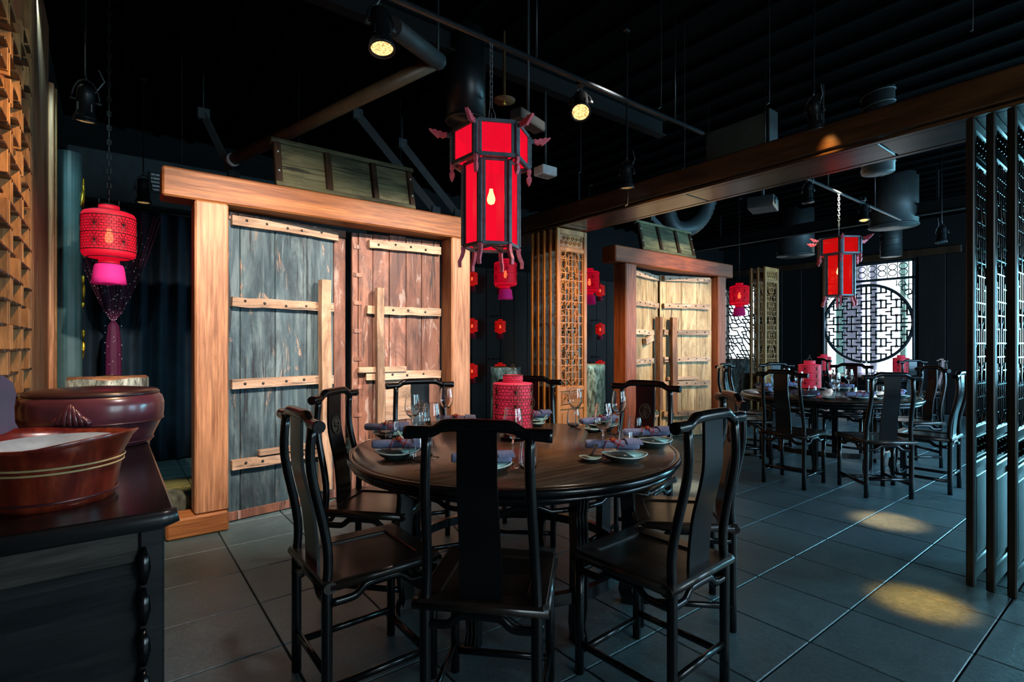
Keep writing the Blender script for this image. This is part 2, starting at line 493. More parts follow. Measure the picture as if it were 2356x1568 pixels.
# back wall: lower boarded, upper painted grey
wb = struct('wall_back', MB().box(((X0 + X1) / 2, Y1 + .1, ZC / 2 - .06), (X1 - X0 + .4, .2, ZC + .12), .0005), 'wall_dark')
pl_me = MB().box((0, 0, 0), (.292, .03, 2.6), .006).mesh('panel', 'wall_wood')
for i in range(22): obj_mesh('panel', pl_me, wb, (3.1 + i * .30, Y1 - .015, 1.31))
struct('trim_1', MB().box((1.2, Y1 - .25, 3.05), (3.1, .5, .50), .01), 'wall_grey')
# wall behind the camera's right with two windows
wr = MB()
segs = [(X0, .9), (3.5, 5.2), (11.2, X1)]
for a_, b_ in segs: wr.box(((a_ + b_) / 2, Y0 - .1, ZC / 2 - .06), (b_ - a_, .2, ZC + .12), .0005)
for a_, b_ in ((.9, 3.5), (5.2, 11.2)):
    wr.box(((a_ + b_) / 2, Y0 - .1, .34), (b_ - a_, .2, .92), .0005); wr.box(((a_ + b_) / 2, Y0 - .1, (2.7 + ZC) / 2), (b_ - a_, .2, ZC - 2.7), .002)
struct('wall_right', wr, 'wall_dark')
for k, (a_, b_) in enumerate(((.9, 3.5), (5.2, 11.2))):
    m = MB(); n_ = 2 if k == 0 else 4
    for q in range(n_ + 1): m.box((a_ + (b_ - a_) * q / n_, Y0 - .1, 1.75), (.06, .1, 1.9), .004)
    for z_ in (.83, 2.67): m.box(((a_ + b_) / 2, Y0 - .1, z_), (b_ - a_, .1, .06), .004)
    struct('window_%d' % (3 + k), m, 'lattice_black')
# ------------------------------------------------------------------ far wall with the moon window
YA, YB, ZA, ZB = 3.26, 4.92, .55, 3.0       # opening of the moon window
WA, WB = 6.45, 7.25                          # opening of the branch window
wf = MB()
def wseg(y0, y1, z0, z1): z0 = z0 or -.12; wf.box((X1 + .1, (y0 + y1) / 2, (z0 + z1) / 2), (.2, y1 - y0, z1 - z0), .0005)
wseg(Y0, YA, 0, ZC); wseg(YA, YB, 0, ZA); wseg(YA, YB, ZB, ZC); wseg(YB, WA, 0, ZC); wseg(WA, WB, 0, .55); wseg(WA, WB, 2.75, ZC); wseg(WB, Y1, 0, ZC)
far = struct('wall_far', wf, 'wall_dark')
fp_me = MB().box((0, 0, 0), (.03, .42, 3.0), .008).mesh('panel', 'wall_wood')
for i in range(3): obj_mesh('panel', fp_me, far, (X1 - .015, 5.15 + i * .43, 1.52))
for i in range(6): obj_mesh('panel', fp_me, far, (X1 - .015, 3.0 - i * .43, 1.52))
struct('trim_2', MB().box((X1 - .03, 4.9, 3.09), (.06, 4.7, .14), .01), 'lattice_dark')

def moon_window():
    cy, cz, rr = 4.09, 1.74, .80; xw = X1 - .03
    root = MB()
    for y_ in (YA + .02, YB - .02): root.box((xw, y_, (ZA + ZB) / 2), (.07, .04, ZB - ZA), .004)
    for z_ in (ZA + .03, ZB - .03, 2.63): root.box((xw, (YA + YB) / 2, z_), (.07, YB - YA, .05), .004)
    o = struct('window_1', root, 'lattice_black')
    ring = MB(); ring.tube([(xw, cy + math.cos(t) * rr, cz + math.sin(t) * rr) for t in [2 * PI * k / 64 for k in range(64)]], .032, 8, closed=True)
    ring.build('moon_frame', 'lattice_black', o)
    g = MB(); p = .118; th = .018
    nn = int(rr / p) + 1
    def inside(y_, z_, k=.98): return (y_ - cy) ** 2 + (z_ - cz) ** 2 < (rr * k) ** 2
    def hb(y0, y1, z_):
        if abs(z_ - cz) >= rr: return
        e = math.sqrt(max(0, rr ** 2 - (z_ - cz) ** 2)); y0 = max(y0, cy - e); y1 = min(y1, cy + e)
        if y1 - y0 > .01: g.box((xw, (y0 + y1) / 2, z_), (.03, y1 - y0 + th, th), .002)
    def vb(y_, z0, z1):
        if abs(y_ - cy) >= rr: return
        e = math.sqrt(max(0, rr ** 2 - (y_ - cy) ** 2)); z0 = max(z0, cz - e); z1 = min(z1, cz + e)
        if z1 - z0 > .01: g.box((xw, y_, (z0 + z1) / 2), (.03, th, z1 - z0 + th), .002)
    # stepped cross fret, mirrored about the middle
    th = .030; q = .078; u = .088
    for j in range(-11, 12):
        ja = abs(j); z_ = cz + j * q
        sg = ((0, 1), (2, 4), (5, 7), (8, 10)) if ja % 2 == 0 else ((1, 2), (4, 5), (7, 8))
        for a_, b_ in sg:
            for m_ in (-1, 1): hb(*sorted((cy + m_ * a_ * u, cy + m_ * b_ * u)), z_)
        for k in ((1, 4, 7, 10) if (ja // 2) % 2 == 0 else (2, 5, 8)):
            for m_ in (-1, 1): vb(cy + m_ * k * u, *(sorted((z_, z_ + (q if j >= 0 else -q)))))
        for k in ((0, 3, 6) if ja % 4 == 1 else ()):
            for m_ in (-1, 1): vb(cy + m_ * k * u, z_ - q, z_ + q)
        for k in (3, 6):
            if ja % 4 == 2:
                for m_ in (-1, 1):
                    if inside(cy + m_ * k * u, z_, .9): g.tube([(xw, cy + m_ * k * u + .026 * math.cos(t), z_ + .026 * math.sin(t)) for t in [2 * PI * w_ / 8 for w_ in range(8)]], .009, 4, closed=True)
    vb(cy, cz - rr, cz + rr); hb(cy - rr, cy + rr, cz)
    tag(g.build('lattice', 'lattice_black', o), kind='stuff')
    # scroll flowers in the corners and in the top panel
    c = MB()
    for (a_, b_) in ((YA, ZA), (YB, ZA), (YA, 2.6), (YB, 2.6)):
        for k in range(4):
            sy = 1 if a_ < cy else -1; sz = 1 if b_ < cz else -1
            oy, oz = a_ + sy * (.06 + .05 * k), b_ + sz * (.34 - .085 * k)
            c.tube([(xw, oy + .06 * math.cos(t), oz + .06 * math.sin(t)) for t in [2 * PI * q / 12 for q in range(12)]], .009, 5, closed=True)
        for k in range(1, 4):
            c.box((xw, a_ + sy * .10 * k, b_ + sz * (.21 - .05 * k)), (.02, .014, .42 - .1 * k), .002)
            c.box((xw, a_ + sy * (.21 - .05 * k), b_ + sz * .10 * k), (.02, .42 - .1 * k, .014), .002)
    for k in range(9):
        yy = YA + .10 + k * .18
        c.box((xw, yy, 2.81), (.02, .014, .34), .002)
        for s_ in (-1, 1):
            c.tube([(xw, yy + .09 + .07 * math.cos(t), 2.81 + s_ * .06 + .06 * math.sin(t)) for t in [2 * PI * q / 12 for q in range(12)]], .010, 5, closed=True)
    tag(c.build('carving', 'lattice_black', o), kind='stuff')
moon_window()
def branch_window():
    xw = X1 - .02; m = MB()
    for y_ in (WA, WB): m.box((xw, y_, 1.65), (.06, .05, 2.2), .004)
    for z_ in (.57, 2.73): m.box((xw, (WA + WB) / 2, z_), (.06, WB - WA, .05), .004)
    o = struct('window_2', m, 'lattice_black')
    rnd = random.Random(3); g = MB(); q = .105
    pts = {}
    for i in range(-1, 10):
        for j in range(-1, 24):
            pts[i, j] = (WA + q * (i + (.5 if j % 2 else 0)) + rnd.uniform(-.035, .035), .6 + j * .095 + rnd.uniform(-.03, .03))
    for (i, j), (y_, z_) in pts.items():
        for di, dj in ((1, 0), ((0 if j % 2 == 0 else 1), 1)):
            b_ = pts.get((i + di, j + dj))
            if b_ and rnd.random() < .86 and all(WA < t < WB for t in (y_, b_[0])) and all(.58 < t < 2.72 for t in (z_, b_[1])):
                g.tube([(xw, y_, z_), (xw, b_[0], b_[1])], .0165, 5)
    tag(g.build('branch_lattice', 'lattice_black', o), kind='stuff')
branch_window()
m = MB()
for q in range(5): m.box((X1 - .02, -2.2 + q * .65, 1.7), (.06, .05, 1.95), .004)
for z_ in (.72, 2.68): m.box((X1 - .02, -.9, z_), (.06, 2.66, .05), .004)
struct('window_5', m, 'lattice_black')
# columns of the street front outside the windows
for k, (y_, wd, mt, lb) in enumerate(((4.62, .16, 'outside_green', 'pale green column outside the round window'),
                             (4.36, .34, 'outside_lilac', 'lilac column outside the round window'),
                             (3.98, .14, 'outside_lilac', 'narrow lilac post outside the centre of the round window'),
                             (3.47, .12, 'outside_green', 'narrow green post outside the edge of the round window'))):
    m = MB(); m.box((0, 0, 1.9), (.25, wd, 3.5), .02); m.box((0, 0, .08), (.32, wd + .07, .16), .02); m.box((0, 0, 3.68), (.32, wd + .07, .1), .02)
    tag(m.build('street_column', mt, None, (13.4, y_ + (y_ - 0) * .06, 0)), lb, 'column')

# ------------------------------------------------------------------ beam and tracks
def beam(x0, wd, y0, y1, z0, h, label):
    m = MB(); m.box((x0 + wd / 2, (y0 + y1) / 2, z0 + h / 2 + .015), (wd, y1 - y0, h - .03), .008)
    o = m.build('wooden_beam', 'beam_wood'); tag(o, label, 'beam')
    L = (y1 - y0) / 4
    bs = MB().box((0, 0, 0), (wd - .12, L - .012, .02), .004).mesh('panel', 'beam_wood')
    for k in range(4): obj_mesh('panel', bs, o, (x0 + wd / 2, y0 + L * (k + .5), z0 + .008))
    for s_ in (0, 1):
        MB().box((x0 + (.03 if s_ == 0 else wd - .03), (y0 + y1) / 2, z0 + .006), (.05, y1 - y0, .02), .006).build('moulding', 'beam_wood', o)
beam(3.66, .44, -.2, 5.2, 2.53, .20, 'long dark polished wooden beam running under the ceiling between the carved screens')

def track(y, z, xa, xb, label):
    o = MB().box(((xa + xb) / 2, y, z), (xb - xa, .024, .022), .004).build('lighting_track', 'fixture_black')
    tag(o, label, 'track')
    MB().box(((xa + xb) / 2, y - .0135, z - .004), (xb - xa, .006, .010), .002).build('rail', 'track_metal', o)  # bluish strip puts the light on the track's lower edge into colour
    k = xa + .25
    while k < xb: MB().tube([(k, y, z + .01), (k, y, ZC)], .006, 5).build('suspension_rod', 'fixture_black', o); k += 1.3
TRZ = 2.90
track(2.24, TRZ, .35, 3.55, 'black lighting track with a blue sheen above the near round table')
track(2.24, TRZ, 4.25, 8.0, 'black lighting track above the far round table')

# ------------------------------------------------------------------ gates of old doors
def leaf(parent, P, Q, W_in, side, mats, batz, bar_u, bar_z, bat_rng, bar_w, extras, ladder, barmat, batmat):
    """one door leaf from P to Q (world), its front towards -Y; planks, battens and the pull bar are its children"""
    P = Vector((*P, 0)); Q = Vector((*Q, 0)); L = (Q - P).length; ang = math.atan2(Q.y - P.y, Q.x - P.x)
    hgt = 2.27
    m = MB(); m.box((L / 2, .045, hgt / 2 + .005), (L - .02, .03, hgt - .03), .004)
    lf = m.build('door_leaf', mats, parent, P - parent.location, ang)
    widths = W_in; tot = sum(widths); x = 0
    rnd = random.Random(int(P.x * 100))
    for k, q in enumerate(widths):
        wd = q / tot * L; dz = rnd.uniform(-.012, .006)
        pm = 'red_plank' if mats == 'blue_plank' and k == len(widths) - 1 else mats
        MB().box((x + wd / 2, .012 + rnd.uniform(-.003, .003), hgt / 2 + .006 + dz / 2), (wd - .004, .036, hgt - .01 + dz), .004).build('plank', pm, lf)
        x += wd
    if mats == 'blue_plank':
        MB().box((L / 2, -.010, hgt - .022), (L - .004, .016, .055), .003).build('head_rail', 'red_plank', lf)
        MB().box((L / 2, -.008, .040), (L - .004, .012, .065), .003).build('bottom_rail', 'red_plank', lf)
    for k, z in enumerate(batz):
        a_, b_ = bat_rng[k % len(bat_rng)]
        mm = MB(); n_ = 7; pts = []
        for i in range(n_ + 1):
            u = a_ + (b_ - a_) * i / n_
            pts.append((u, -.030 + rnd.uniform(-.003, .003), z + rnd.uniform(-.004, .004)))
        mm.strip(pts, .048, .070, side=Vector((0, 1, 0)))
        bt = mm.build('batten', batmat, lf, recalc=True)
        nl = MB()
        for i in range(int((b_ - a_) / .15)):
            u = a_ + .08 + i * .15 + rnd.uniform(-.02, .02)
            nl.lathe([(.011, 0), (.010, .004), (.004, .008)], 7, T(u, -.054, z + rnd.uniform(-.012, .012)) @ RX(R(90)))
        tag(nl.build('nail', 'nail_iron', bt), kind='stuff')
    z0, z1 = bar_z
    mm = MB(); mm.strip([(bar_u, -.085, z0), (bar_u + .004, -.088, z0 + (z1 - z0) * .4), (bar_u - .004, -.086, z1 - .3), (bar_u, -.085, z1)], [bar_w, bar_w * .96, bar_w * .92, bar_w * .9], .07)
    mm.build('pull_bar', barmat, lf, recalc=True)
    for (u0, u1, z, tilt, h_) in extras:
        mm = MB(); mm.box((0, 0, 0), (u1 - u0, .05, h_), .005, T((u0 + u1) / 2, -.045, z) @ RY(tilt)); mm.build('crossbar', batmat, lf)
    if ladder is not None:
        for k in range(9):
            MB().box((ladder, -.010, .22 + k * .24), (.070, .006, .035), .002).build('rung', mats, lf)
    return lf

def gate(x0, x1, depth_l, lbl, lin, post, plinth_mat, leaves):
    y0 = 4.12
    g = thing('wooden_gate', lbl, 'gate', (x0, y0, 0))
    Wd = x1 - x0
    pw = .205
    for u in (0, Wd - pw):
        MB().box((u + pw / 2, .10, .14 + 1.075), (pw, .20, 2.15), .012).build('post', post, g)
    MB().box((Wd / 2, .11, 2.388), (Wd + .37, .225, .198), .012).build('lintel', lin, g)
    MB().box((.02, .09, .07), (.37, .22, .14), .014).build('plinth', lin, g)
    MB().box((Wd - .02, .09, .07), (.37, .22, .14), .014).build('plinth', lin, g)
    for lf in leaves: leaf(g, *lf)
    return g
gate(.452, 2.683, .2, 'nearer wooden gate with pale pine posts, one blue and one red weathered door leaf', 'pine_x', 'pine_z', 'pine_x', [
    ((.678, 4.295), (1.600, 4.43), [.10, .30, .30, .27, .13], 0, 'blue_plank', [2.215, 1.614, 1.014, .42], .705, (.12, 1.83),
     [(.015, .84), (.015, .80), (.015, .80), (.015, .74)], .085, [(.20, .66, .485, 0, .045)], None, 'bar_wood', 'batten_wood'),
    ((1.63, 4.36), (2.455, 4.30), [.07, .16, .19, .20, .19, .24], 1, 'red_plank', [2.175, 1.602, 1.03, .45], .215, (.30, 1.79),
     [(.14, .815), (.12, .815), (.11, .815), (.14, .815)], .066, [(.04, .47, 1.085, 0, .05)], .05, 'bar_wood', 'batten_wood')])
gate(4.900, 7.130, .2, 'farther wooden gate with red-brown posts and two pale yellowish door leaves standing ajar', 'red_x', 'red_z', 'red_x', [
    ((5.125, 4.29), (6.03, 4.51), [.24, .24, .24, .24], 0, 'pale_plank', [2.215, 1.84, 1.467, 1.087, .707, .35], .79, (.42, 1.68),
     [(.02, .86), (.02, .86), (.02, .70), (.02, .70)], .10, [(.42, .66, 1.37, -.25, .09)], None, 'bar_brown', 'batten_wood'),
    ((6.065, 4.50), (6.905, 4.22), [.10, .25, .25, .25], 1, 'pale_plank', [2.23, 1.845, 1.475, 1.10, .755, .336], .17, (.35, 1.68),
     [(.05, .82), (.04, .82), (.04, .82)], .085, [(.10, .60, .83, 0, .05)], None, 'bar_brown', 'batten_wood')])

# a pale repair board on the red leaf, iron hinges etc.
rl = [o for o in bpy.data.objects if o.name.startswith('door_leaf')][1]
MB().box((.45, -.012, .83), (.34, .014, .40), .004).build('repair_board', 'batten_wood', rl)['label'] = 'pale square repair board'

# old boards leaning on the lintels
def old_panel(x, label):
    t = thing('old_board_panel', label, 'panel', (x, 4.20, 2.500))
    t.rotation_euler = (R(-14), 0, 0)
    Wd, Hh = 1.16, .40
    for u in (0, .385, .775, Wd - .05):
        MB().box((u + .025, 0, Hh / 2), (.05, .05, Hh), .006).build('stile', 'lattice_dark', t)
    MB().box((Wd / 2, 0, Hh - .018), (Wd + .04, .056, .036), .006).build('rail', 'sign_board', t)
    MB().box((Wd / 2, 0, .018), (Wd, .052, .036), .006).build('rail', 'sign_board', t)
    for k in range(3):
        for q in range(2):
            MB().box((.05 + .385 * k + .168, .006, .036 + .165 * (q + .5)), (.33, .022, .162), .004).build('board', 'sign_board', t)
    nl = MB()
    for z in (.12, .28):
        for u in (.025, Wd - .025): nl.ball((u, -.028, z), .010, 6)
    tag(nl.build('bolt', 'white_metal', t), kind='stuff')
old_panel(.985, 'weathered greenish plank panel in a dark frame on the lintel of the nearer gate')
old_panel(5.30, 'weathered greenish plank panel in a dark frame on the lintel of the farther gate')

# ------------------------------------------------------------------ carved lattice screens standing edge-on under the beam
def screen_parts(frame, lat, detailed):
    """screen in local XZ, x 0..0.44, front towards -Y"""
    Wd, Hh, th = .44, 2.52, .036
    m = {}
    s_ = MB(); s_.box((.024, 0, Hh / 2), (.048, th, Hh), .006); m['stile'] = s_.mesh('stile', frame)
    rails = [(2.49, .06), (2.305, .045), (.835, .05), (.645, .045), (.08, .10)]
    m['rails'] = [MB().box((Wd / 2, 0, z), (Wd - .09, th - .004, h_), .006).mesh('rail', frame) for z, h_ in rails]
    c = MB(); c.box((Wd / 2, .004, 2.395), (Wd - .10, .012, .14), .003)
    rnd = random.Random(5)
    for k in range(10):
        cx_ = .075 + k * .032; cz_ = 2.395 + (.025 if k % 2 else -.022)
        c.tube([(cx_ + .022 * math.cos(t) * (1 - t / 9), -.008, cz_ + .026 * math.sin(t) * (1 - t / 9)) for t in [q * .8 for q in range(9)]], .006, 5)
    c.box((Wd / 2, -.006, 2.462), (Wd - .11, .012, .010), .002); c.box((Wd / 2, -.006, 2.331), (Wd - .11, .012, .010), .002)
    m['top'] = c.mesh('carved_panel', frame)
    c = MB(); c.box((Wd / 2, .004, .74), (Wd - .10, .012, .14), .003)
    for k in range(7):
        cx_ = .10 + k * .040; cz_ = .74 + (.018 if k % 2 else -.018)
        c.tube([(cx_ + .024 * math.cos(t) * (1 - t / 9), -.008, cz_ + .028 * math.sin(t) * (1 - t / 9)) for t in [q * .8 for q in range(9)]], .006, 5)
    for u in (.078, Wd - .078): c.box((u, -.007, .74), (.010, .012, .115), .002)
    for z in (.685, .795): c.box((Wd / 2, -.007, z), (Wd - .15, .012, .010), .002)
    m['mid'] = c.mesh('carved_panel', frame)
    m['low'] = MB().box((Wd / 2, .004, .375), (Wd - .10, .014, .49), .003).box((Wd / 2, -.006, .375), (Wd - .16, .014, .42), .008).mesh('lower_panel', frame)
    # lattice field z .86 .. 2.28
    L = MB(); z0, z1 = .86, 2.282; b = .0085
    xs = [.062, .125, .172, .22, .268, .315, .378]
    for i, x in enumerate(xs):
        if i in (0, 6): L.box((x, 0, (z0 + z1) / 2), (b, .016, z1 - z0), .001)
        elif i == 3: L.box((x, 0, (z0 + z1) / 2), (b, .016, z1 - z0), .001)
        else:
            z = z0 + (.05 if i in (2, 4) else 0)
            while z < z1 - .05:
                e = min(z1, z + (.19 if i in (2, 4) else .34)); L.box((x, 0, (z + e) / 2), (b, .016, e - z), .001); z = e + .10
    nz = 19
    for k in range(nz + 1):
        z = z0 + (z1 - z0) * k / nz
        rngs = ((.05, .39),) if k % 3 == 0 else (((.05, .172), (.268, .39)) if k % 3 == 1 else ((.125, .315),))
        for a_, e in rngs: L.box(((a_ + e) / 2, 0, z), (e - a_, .014, b), .001)
    nq = 6
    for k in range(nq):
        cz_ = z0 + (z1 - z0) * (k + .5) / nq
        for (dx, dz) in ((0, .045), (0, -.045), (.035, 0), (-.035, 0)):
            a0 = math.atan2(dz, dx)
            L.tube([(.22 + dx + .042 * math.cos(a0 + t), 0, cz_ + dz + .042 * math.sin(a0 + t)) for t in [R(-105 + 21 * q) for q in range(11)]], .0055, 5)
        for sx in (-1, 1):
            for sz in (-1, 1):
                cx_, cc = .22 + sx * .135, cz_ + sz * .118
                L.tube([(cx_ - sx * .05 * math.cos(t), 0, cc - sz * .055 * math.sin(t)) for t in [R(12 * q - 10) for q in range(10)]], .0055, 5)
    m['lattice'] = L.mesh('lattice', lat)
    return m
SC = {}
def screen(key, x, y, label, group):
    m = SC[key]
    t = thing('lattice_screen', label, 'screen', (x, y, 0), 0, group)
    obj_mesh('stile', m['stile'], t); obj_mesh('stile', m['stile'], t, (.392, 0, 0))
    for r_ in m['rails']: obj_mesh('rail', r_, t)
    obj_mesh('carved_panel', m['top'], t); obj_mesh('carved_panel', m['mid'], t); obj_mesh('lower_panel', m['low'], t)
    tag(obj_mesh('lattice', m['lattice'], t), kind='stuff')
    return t
SC['gold'] = screen_parts('lattice_gold', 'lattice_gold', True)
SC['black'] = screen_parts('stile_black', 'lattice_black', True)
screen('gold', 3.66, 4.00, 'golden brown carved lattice screen, foremost of its row, facing the near table', 'carved screens between the gates')
for k, wd in enumerate(('second', 'third', 'fourth', 'fifth')):
    screen('gold', 3.66, 4.10 + .10 * k, 'golden brown carved lattice screen seen edge-on, %s back from the foremost between the gates' % wd, 'carved screens between the gates')
for k, wd in enumerate(('farthest from the camera', 'second from the far end', 'in the middle', 'second from the near end', 'nearest the camera')):
    screen('black', 3.66, .715 - .082 * k, 'dark carved lattice screen at the right edge, %s' % wd, 'dark carved screens at the right edge')
for k, wd in enumerate(('foremost', 'middle', 'rearmost')):
    screen('gold', 8.05, 4.02 + .11 * k, 'brown carved screen beyond the farther gate, %s of three' % wd, 'carved screens beyond the farther gate')

# ------------------------------------------------------------------ carved fretwork on the left wall
def fretwork():
    t = thing('fretwork_panel', 'tall carved wooden fretwork panel with an orange-lit back on the wall at the left', 'panel', (X0, 0, 0))
    ya, yb, za, zb = 1.9, 3.85, .885, 3.62
    MB().box((.010, (ya + yb) / 2, (za + zb) / 2), (.018, yb - ya, zb - za), .002).build('backing', 'fret_back', t)
    for y in (ya, yb): MB().box((.03, y, (za + zb) / 2), (.06, .05, zb - za), .008).build('stile', 'fret_wood', t)
    for z in (za, zb, 2.78): MB().box((.03, (ya + yb) / 2, z), (.055, yb - ya, .05), .008).build('rail', 'fret_wood', t)
    hb = MB().box((0, 0, 0), (.045, .125, .013), .002).mesh('fret_bar', 'lattice_dark')
    vb = MB().box((0, 0, 0), (.045, .013, .105), .002).mesh('fret_bar', 'fret_wood')
    n = 0
    for j in range(26):
        z = za + .08 + j * .104
        if z > zb - .06: break
        for i in range(12):
            y = yb - .14 - i * .17 - (.085 if j % 2 else 0)
            if y < 2.35 or n > 290: continue
            (obj_mesh('fret_bar', hb, t, (.043, y, z)) if (i * 7 + j * 3) % 5 else None); n += 1
            if n < 290:
                obj_mesh('fret_bar', vb, t, (.043, y + (.10 if (i + j) % 2 else -.02), z + .055)); n += 1
fretwork()
for y, wd, lab in ((4.36, .90, 'wide dark reddish board beside the fretwork panel'), ):
    t = thing('wall_board', lab, 'board', (X0, y, 0))
    MB().box((.03, 0, 1.75), (.06, wd, 3.5), .006).build('board', 'bar_brown', t)
    MB().box((.075, wd / 2 - .03, 1.55), (.03, .05, 3.1), .006).build('edge_moulding', 'pine_z', t)
    MB().box((.075, wd / 2 + .05, 1.55), (.05, .03, 3.1), .006).build('edge_moulding', 'fret_wood', t)

# curved couplet board with gold characters
def couplet():
    t = thing('couplet_board', 'tall curved black lacquered couplet board with raised gold characters at its edge', 'board', (-.286, 5.38, 0))
    m = MB(); n = 14; z0, z1 = .55, 2.80
    outer = [(.094 * math.sin(a_), -.125 * math.cos(a_)) for a_ in [R(-85 + 170 * k / n) for k in range(n + 1)]]
    inner = [(.082 * math.sin(a_), -.110 * math.cos(a_)) for a_ in [R(-85 + 170 * k / n) for k in range(n + 1)]]
    m.prism(outer + inner[::-1], z0, z1, RZ(R(40)), plane='XY')
    m.build('board', 'plaque_teal_lit', t, recalc=True)
    rnd = random.Random(11)
    for k in range(5):
        zc = 2.52 - k * .40; c = MB()
        for q in range(6):
            a0 = R(rnd.uniform(36, 80)); a1 = a0 + R(rnd.uniform(-30, 30)); za, zb = zc + rnd.uniform(-.13, .13), zc + rnd.uniform(-.13, .13)
            pts = []
            for i in range(5):
                a_ = a0 + (a1 - a0) * i / 4; z = za + (zb - za) * i / 4 + .02 * math.sin(i)
                pts.append((.101 * math.sin(a_), -.131 * math.cos(a_), z))
            c.tube(pts, [.004, .010, .012, .009, .004], 6, RZ(R(40)))
        c.build('character', 'gold', t)
    MB().tube([(.091 * math.sin(R(86)), -.118 * math.cos(R(86)), z0), (.091 * math.sin(R(86)), -.118 * math.cos(R(86)), z1)], .006, 6, RZ(R(40))).build('gold_edge', 'gold', t)
    f = MB(); f.box((.02, -.02, .30), (.16, .10, .60), .01); f.build('foot', 'lattice_dark', t)
couplet()

# ------------------------------------------------------------------ chairs
def chair_meshes():
    m = {}
    B = 'lacquer'
    yz = [(-.205, 0), (-.205, .30), (-.205, .46), (-.200, .53), (-.202, .60), (-.217, .69), (-.240, .79), (-.254, .87), (-.256, .94), (-.249, 1.022)]
    def smooth(pts, k=3):
        out = []
        for i in range(len(pts) - 1):
            p0, p1, p2, p3 = (Vector(pts[max(0, i - 1)]), Vector(pts[i]), Vector(pts[i + 1]), Vector(pts[min(len(pts) - 1, i + 2)]))
            for q in range(k):
                t = q / k
                out.append(.5 * ((2 * p1) + (-p0 + p2) * t + (2 * p0 - 5 * p1 + 4 * p2 - p3) * t * t + (-p0 + 3 * p1 - 3 * p2 + p3) * t ** 3))
        out.append(Vector(pts[-1])); return out
    post = smooth([(-.018 * max(0, min(1, (z - .46) / .5)), y, z) for y, z in yz], 2)
    m['back_post'] = MB().tube(post, [.0185] * 5 + [.0165] * (len(post) - 5), 10).mesh('back_post', B)
    m['back_post_m'] = MB().tube([(-p.x, p.y, p.z) for p in post], [.0185] * 5 + [.0165] * (len(post) - 5), 10).mesh('back_post', B)
    m['leg'] = MB().tube([(0, 0, 0), (0, 0, .24), (0, 0, .452)], .018, 10).mesh('leg', B)
    c = MB()
    cp = smooth([(-.232, -.247, 1.026), (-.18, -.248, 1.028), (-.145, -.249, 1.030), (-.108, -.250, 1.049), (-.05, -.252, 1.053), (.05, -.252, 1.053), (.108, -.250, 1.049), (.145, -.249, 1.030), (.18, -.248, 1.028), (.232, -.247, 1.026)], 3)
    rad = []
    for p in cp:
        ax = abs(p.x); rad.append(.0215 if ax > .21 else .020 if ax > .15 else .0175 if ax > .115 else .0205)
    c.tube(cp, rad, 12)
    m['crest_rail'] = c.mesh('crest_rail', B)
    sp = smooth([(0, -.198, .478), (0, -.200, .56), (0, -.214, .69), (0, -.240, .80), (0, -.254, .89), (0, -.254, 1.035)], 4)
    wds = []
    for p in sp:
        z = p.z; wds.append(.138 - .012 * min(1, max(0, (z - .55) / .35)))
    m['splat'] = MB().strip(sp, wds, .011).mesh('splat', B)
    md = MB(); M0 = T(0, -.2430, .875) @ RX(R(97))
    md.tube([(.036 * math.cos(t), .046 * math.sin(t), 0) for t in [2 * PI * q / 20 for q in range(20)]], .0035, 5, M0, closed=True)
    for k in range(10):
        a_ = 2 * PI * k / 10
        md.tube([(.008 * math.cos(a_), .010 * math.sin(a_), 0), (.022 * math.cos(a_ + .25), .028 * math.sin(a_ + .25), .003), (.031 * math.cos(a_), .040 * math.sin(a_), 0)], [.003, .0055, .003], 5, M0)
    md.ball((0, 0, 0), .009, 8, M0)
    m['medallion'] = md.mesh('medallion', 'edge_worn')
    f = MB(); zt = .492
    for y in (-.205, .205): f.tube([(-.218, y, zt - .019), (.218, y, zt - .019)], .021, 10, flat=(1.15, .95))
    for x in (-.197, .197): f.tube([(x, -.205, zt - .019), (x, .205, zt - .019)], .021, 10, flat=(1.15, .95))
    for (a_, b_, cx_, cy_) in ((.41, .050, 0, -.19), (.41, .050, 0, .19)): f.box((cx_, cy_, zt - .012), (a_, b_ + .02, .026), .004)
    for x in (-.175, .175): f.box((x, 0, zt - .012), (.07, .40, .026), .004)
    m['seat_frame'] = f.mesh('seat_frame', 'lacquer_wood')
    m['seat_panel'] = MB().box((0, 0, zt - .016), (.292, .325, .018), .002).mesh('seat_panel', 'lacquer_wood')
    s_ = MB(); s_.tube([(-.19, 0, 0), (.19, 0, 0)], .0115, 8, flat=(1, 1.25)); m['stretcher'] = s_.mesh('stretcher', B)
    s_ = MB(); s_.tube([(0, -.205, 0), (0, .205, 0)], .0115, 8, flat=(1, 1.25)); m['side_stretcher'] = s_.mesh('side_stretcher', B)
    def hump(L_):
        p = smooth([(-L_, 0, -.030), (-L_ + .075, 0, -.030), (-L_ + .10, 0, -.020), (-L_ + .125, 0, 0), (-L_ + .16, 0, .004), (L_ - .16, 0, .004), (L_ - .125, 0, 0), (L_ - .10, 0, -.020), (L_ - .075, 0, -.030), (L_, 0, -.030)], 3)
        return p
    m['apron'] = MB().tube(hump(.192), .0115, 8, flat=(.9, 1.25)).mesh('apron', B)
    m['side_apron'] = MB().tube([(p.y, p.x, p.z) for p in hump(.195)], .0115, 8, flat=(.9, 1.25)).mesh('side_apron', B)
    return m
CM = chair_meshes()
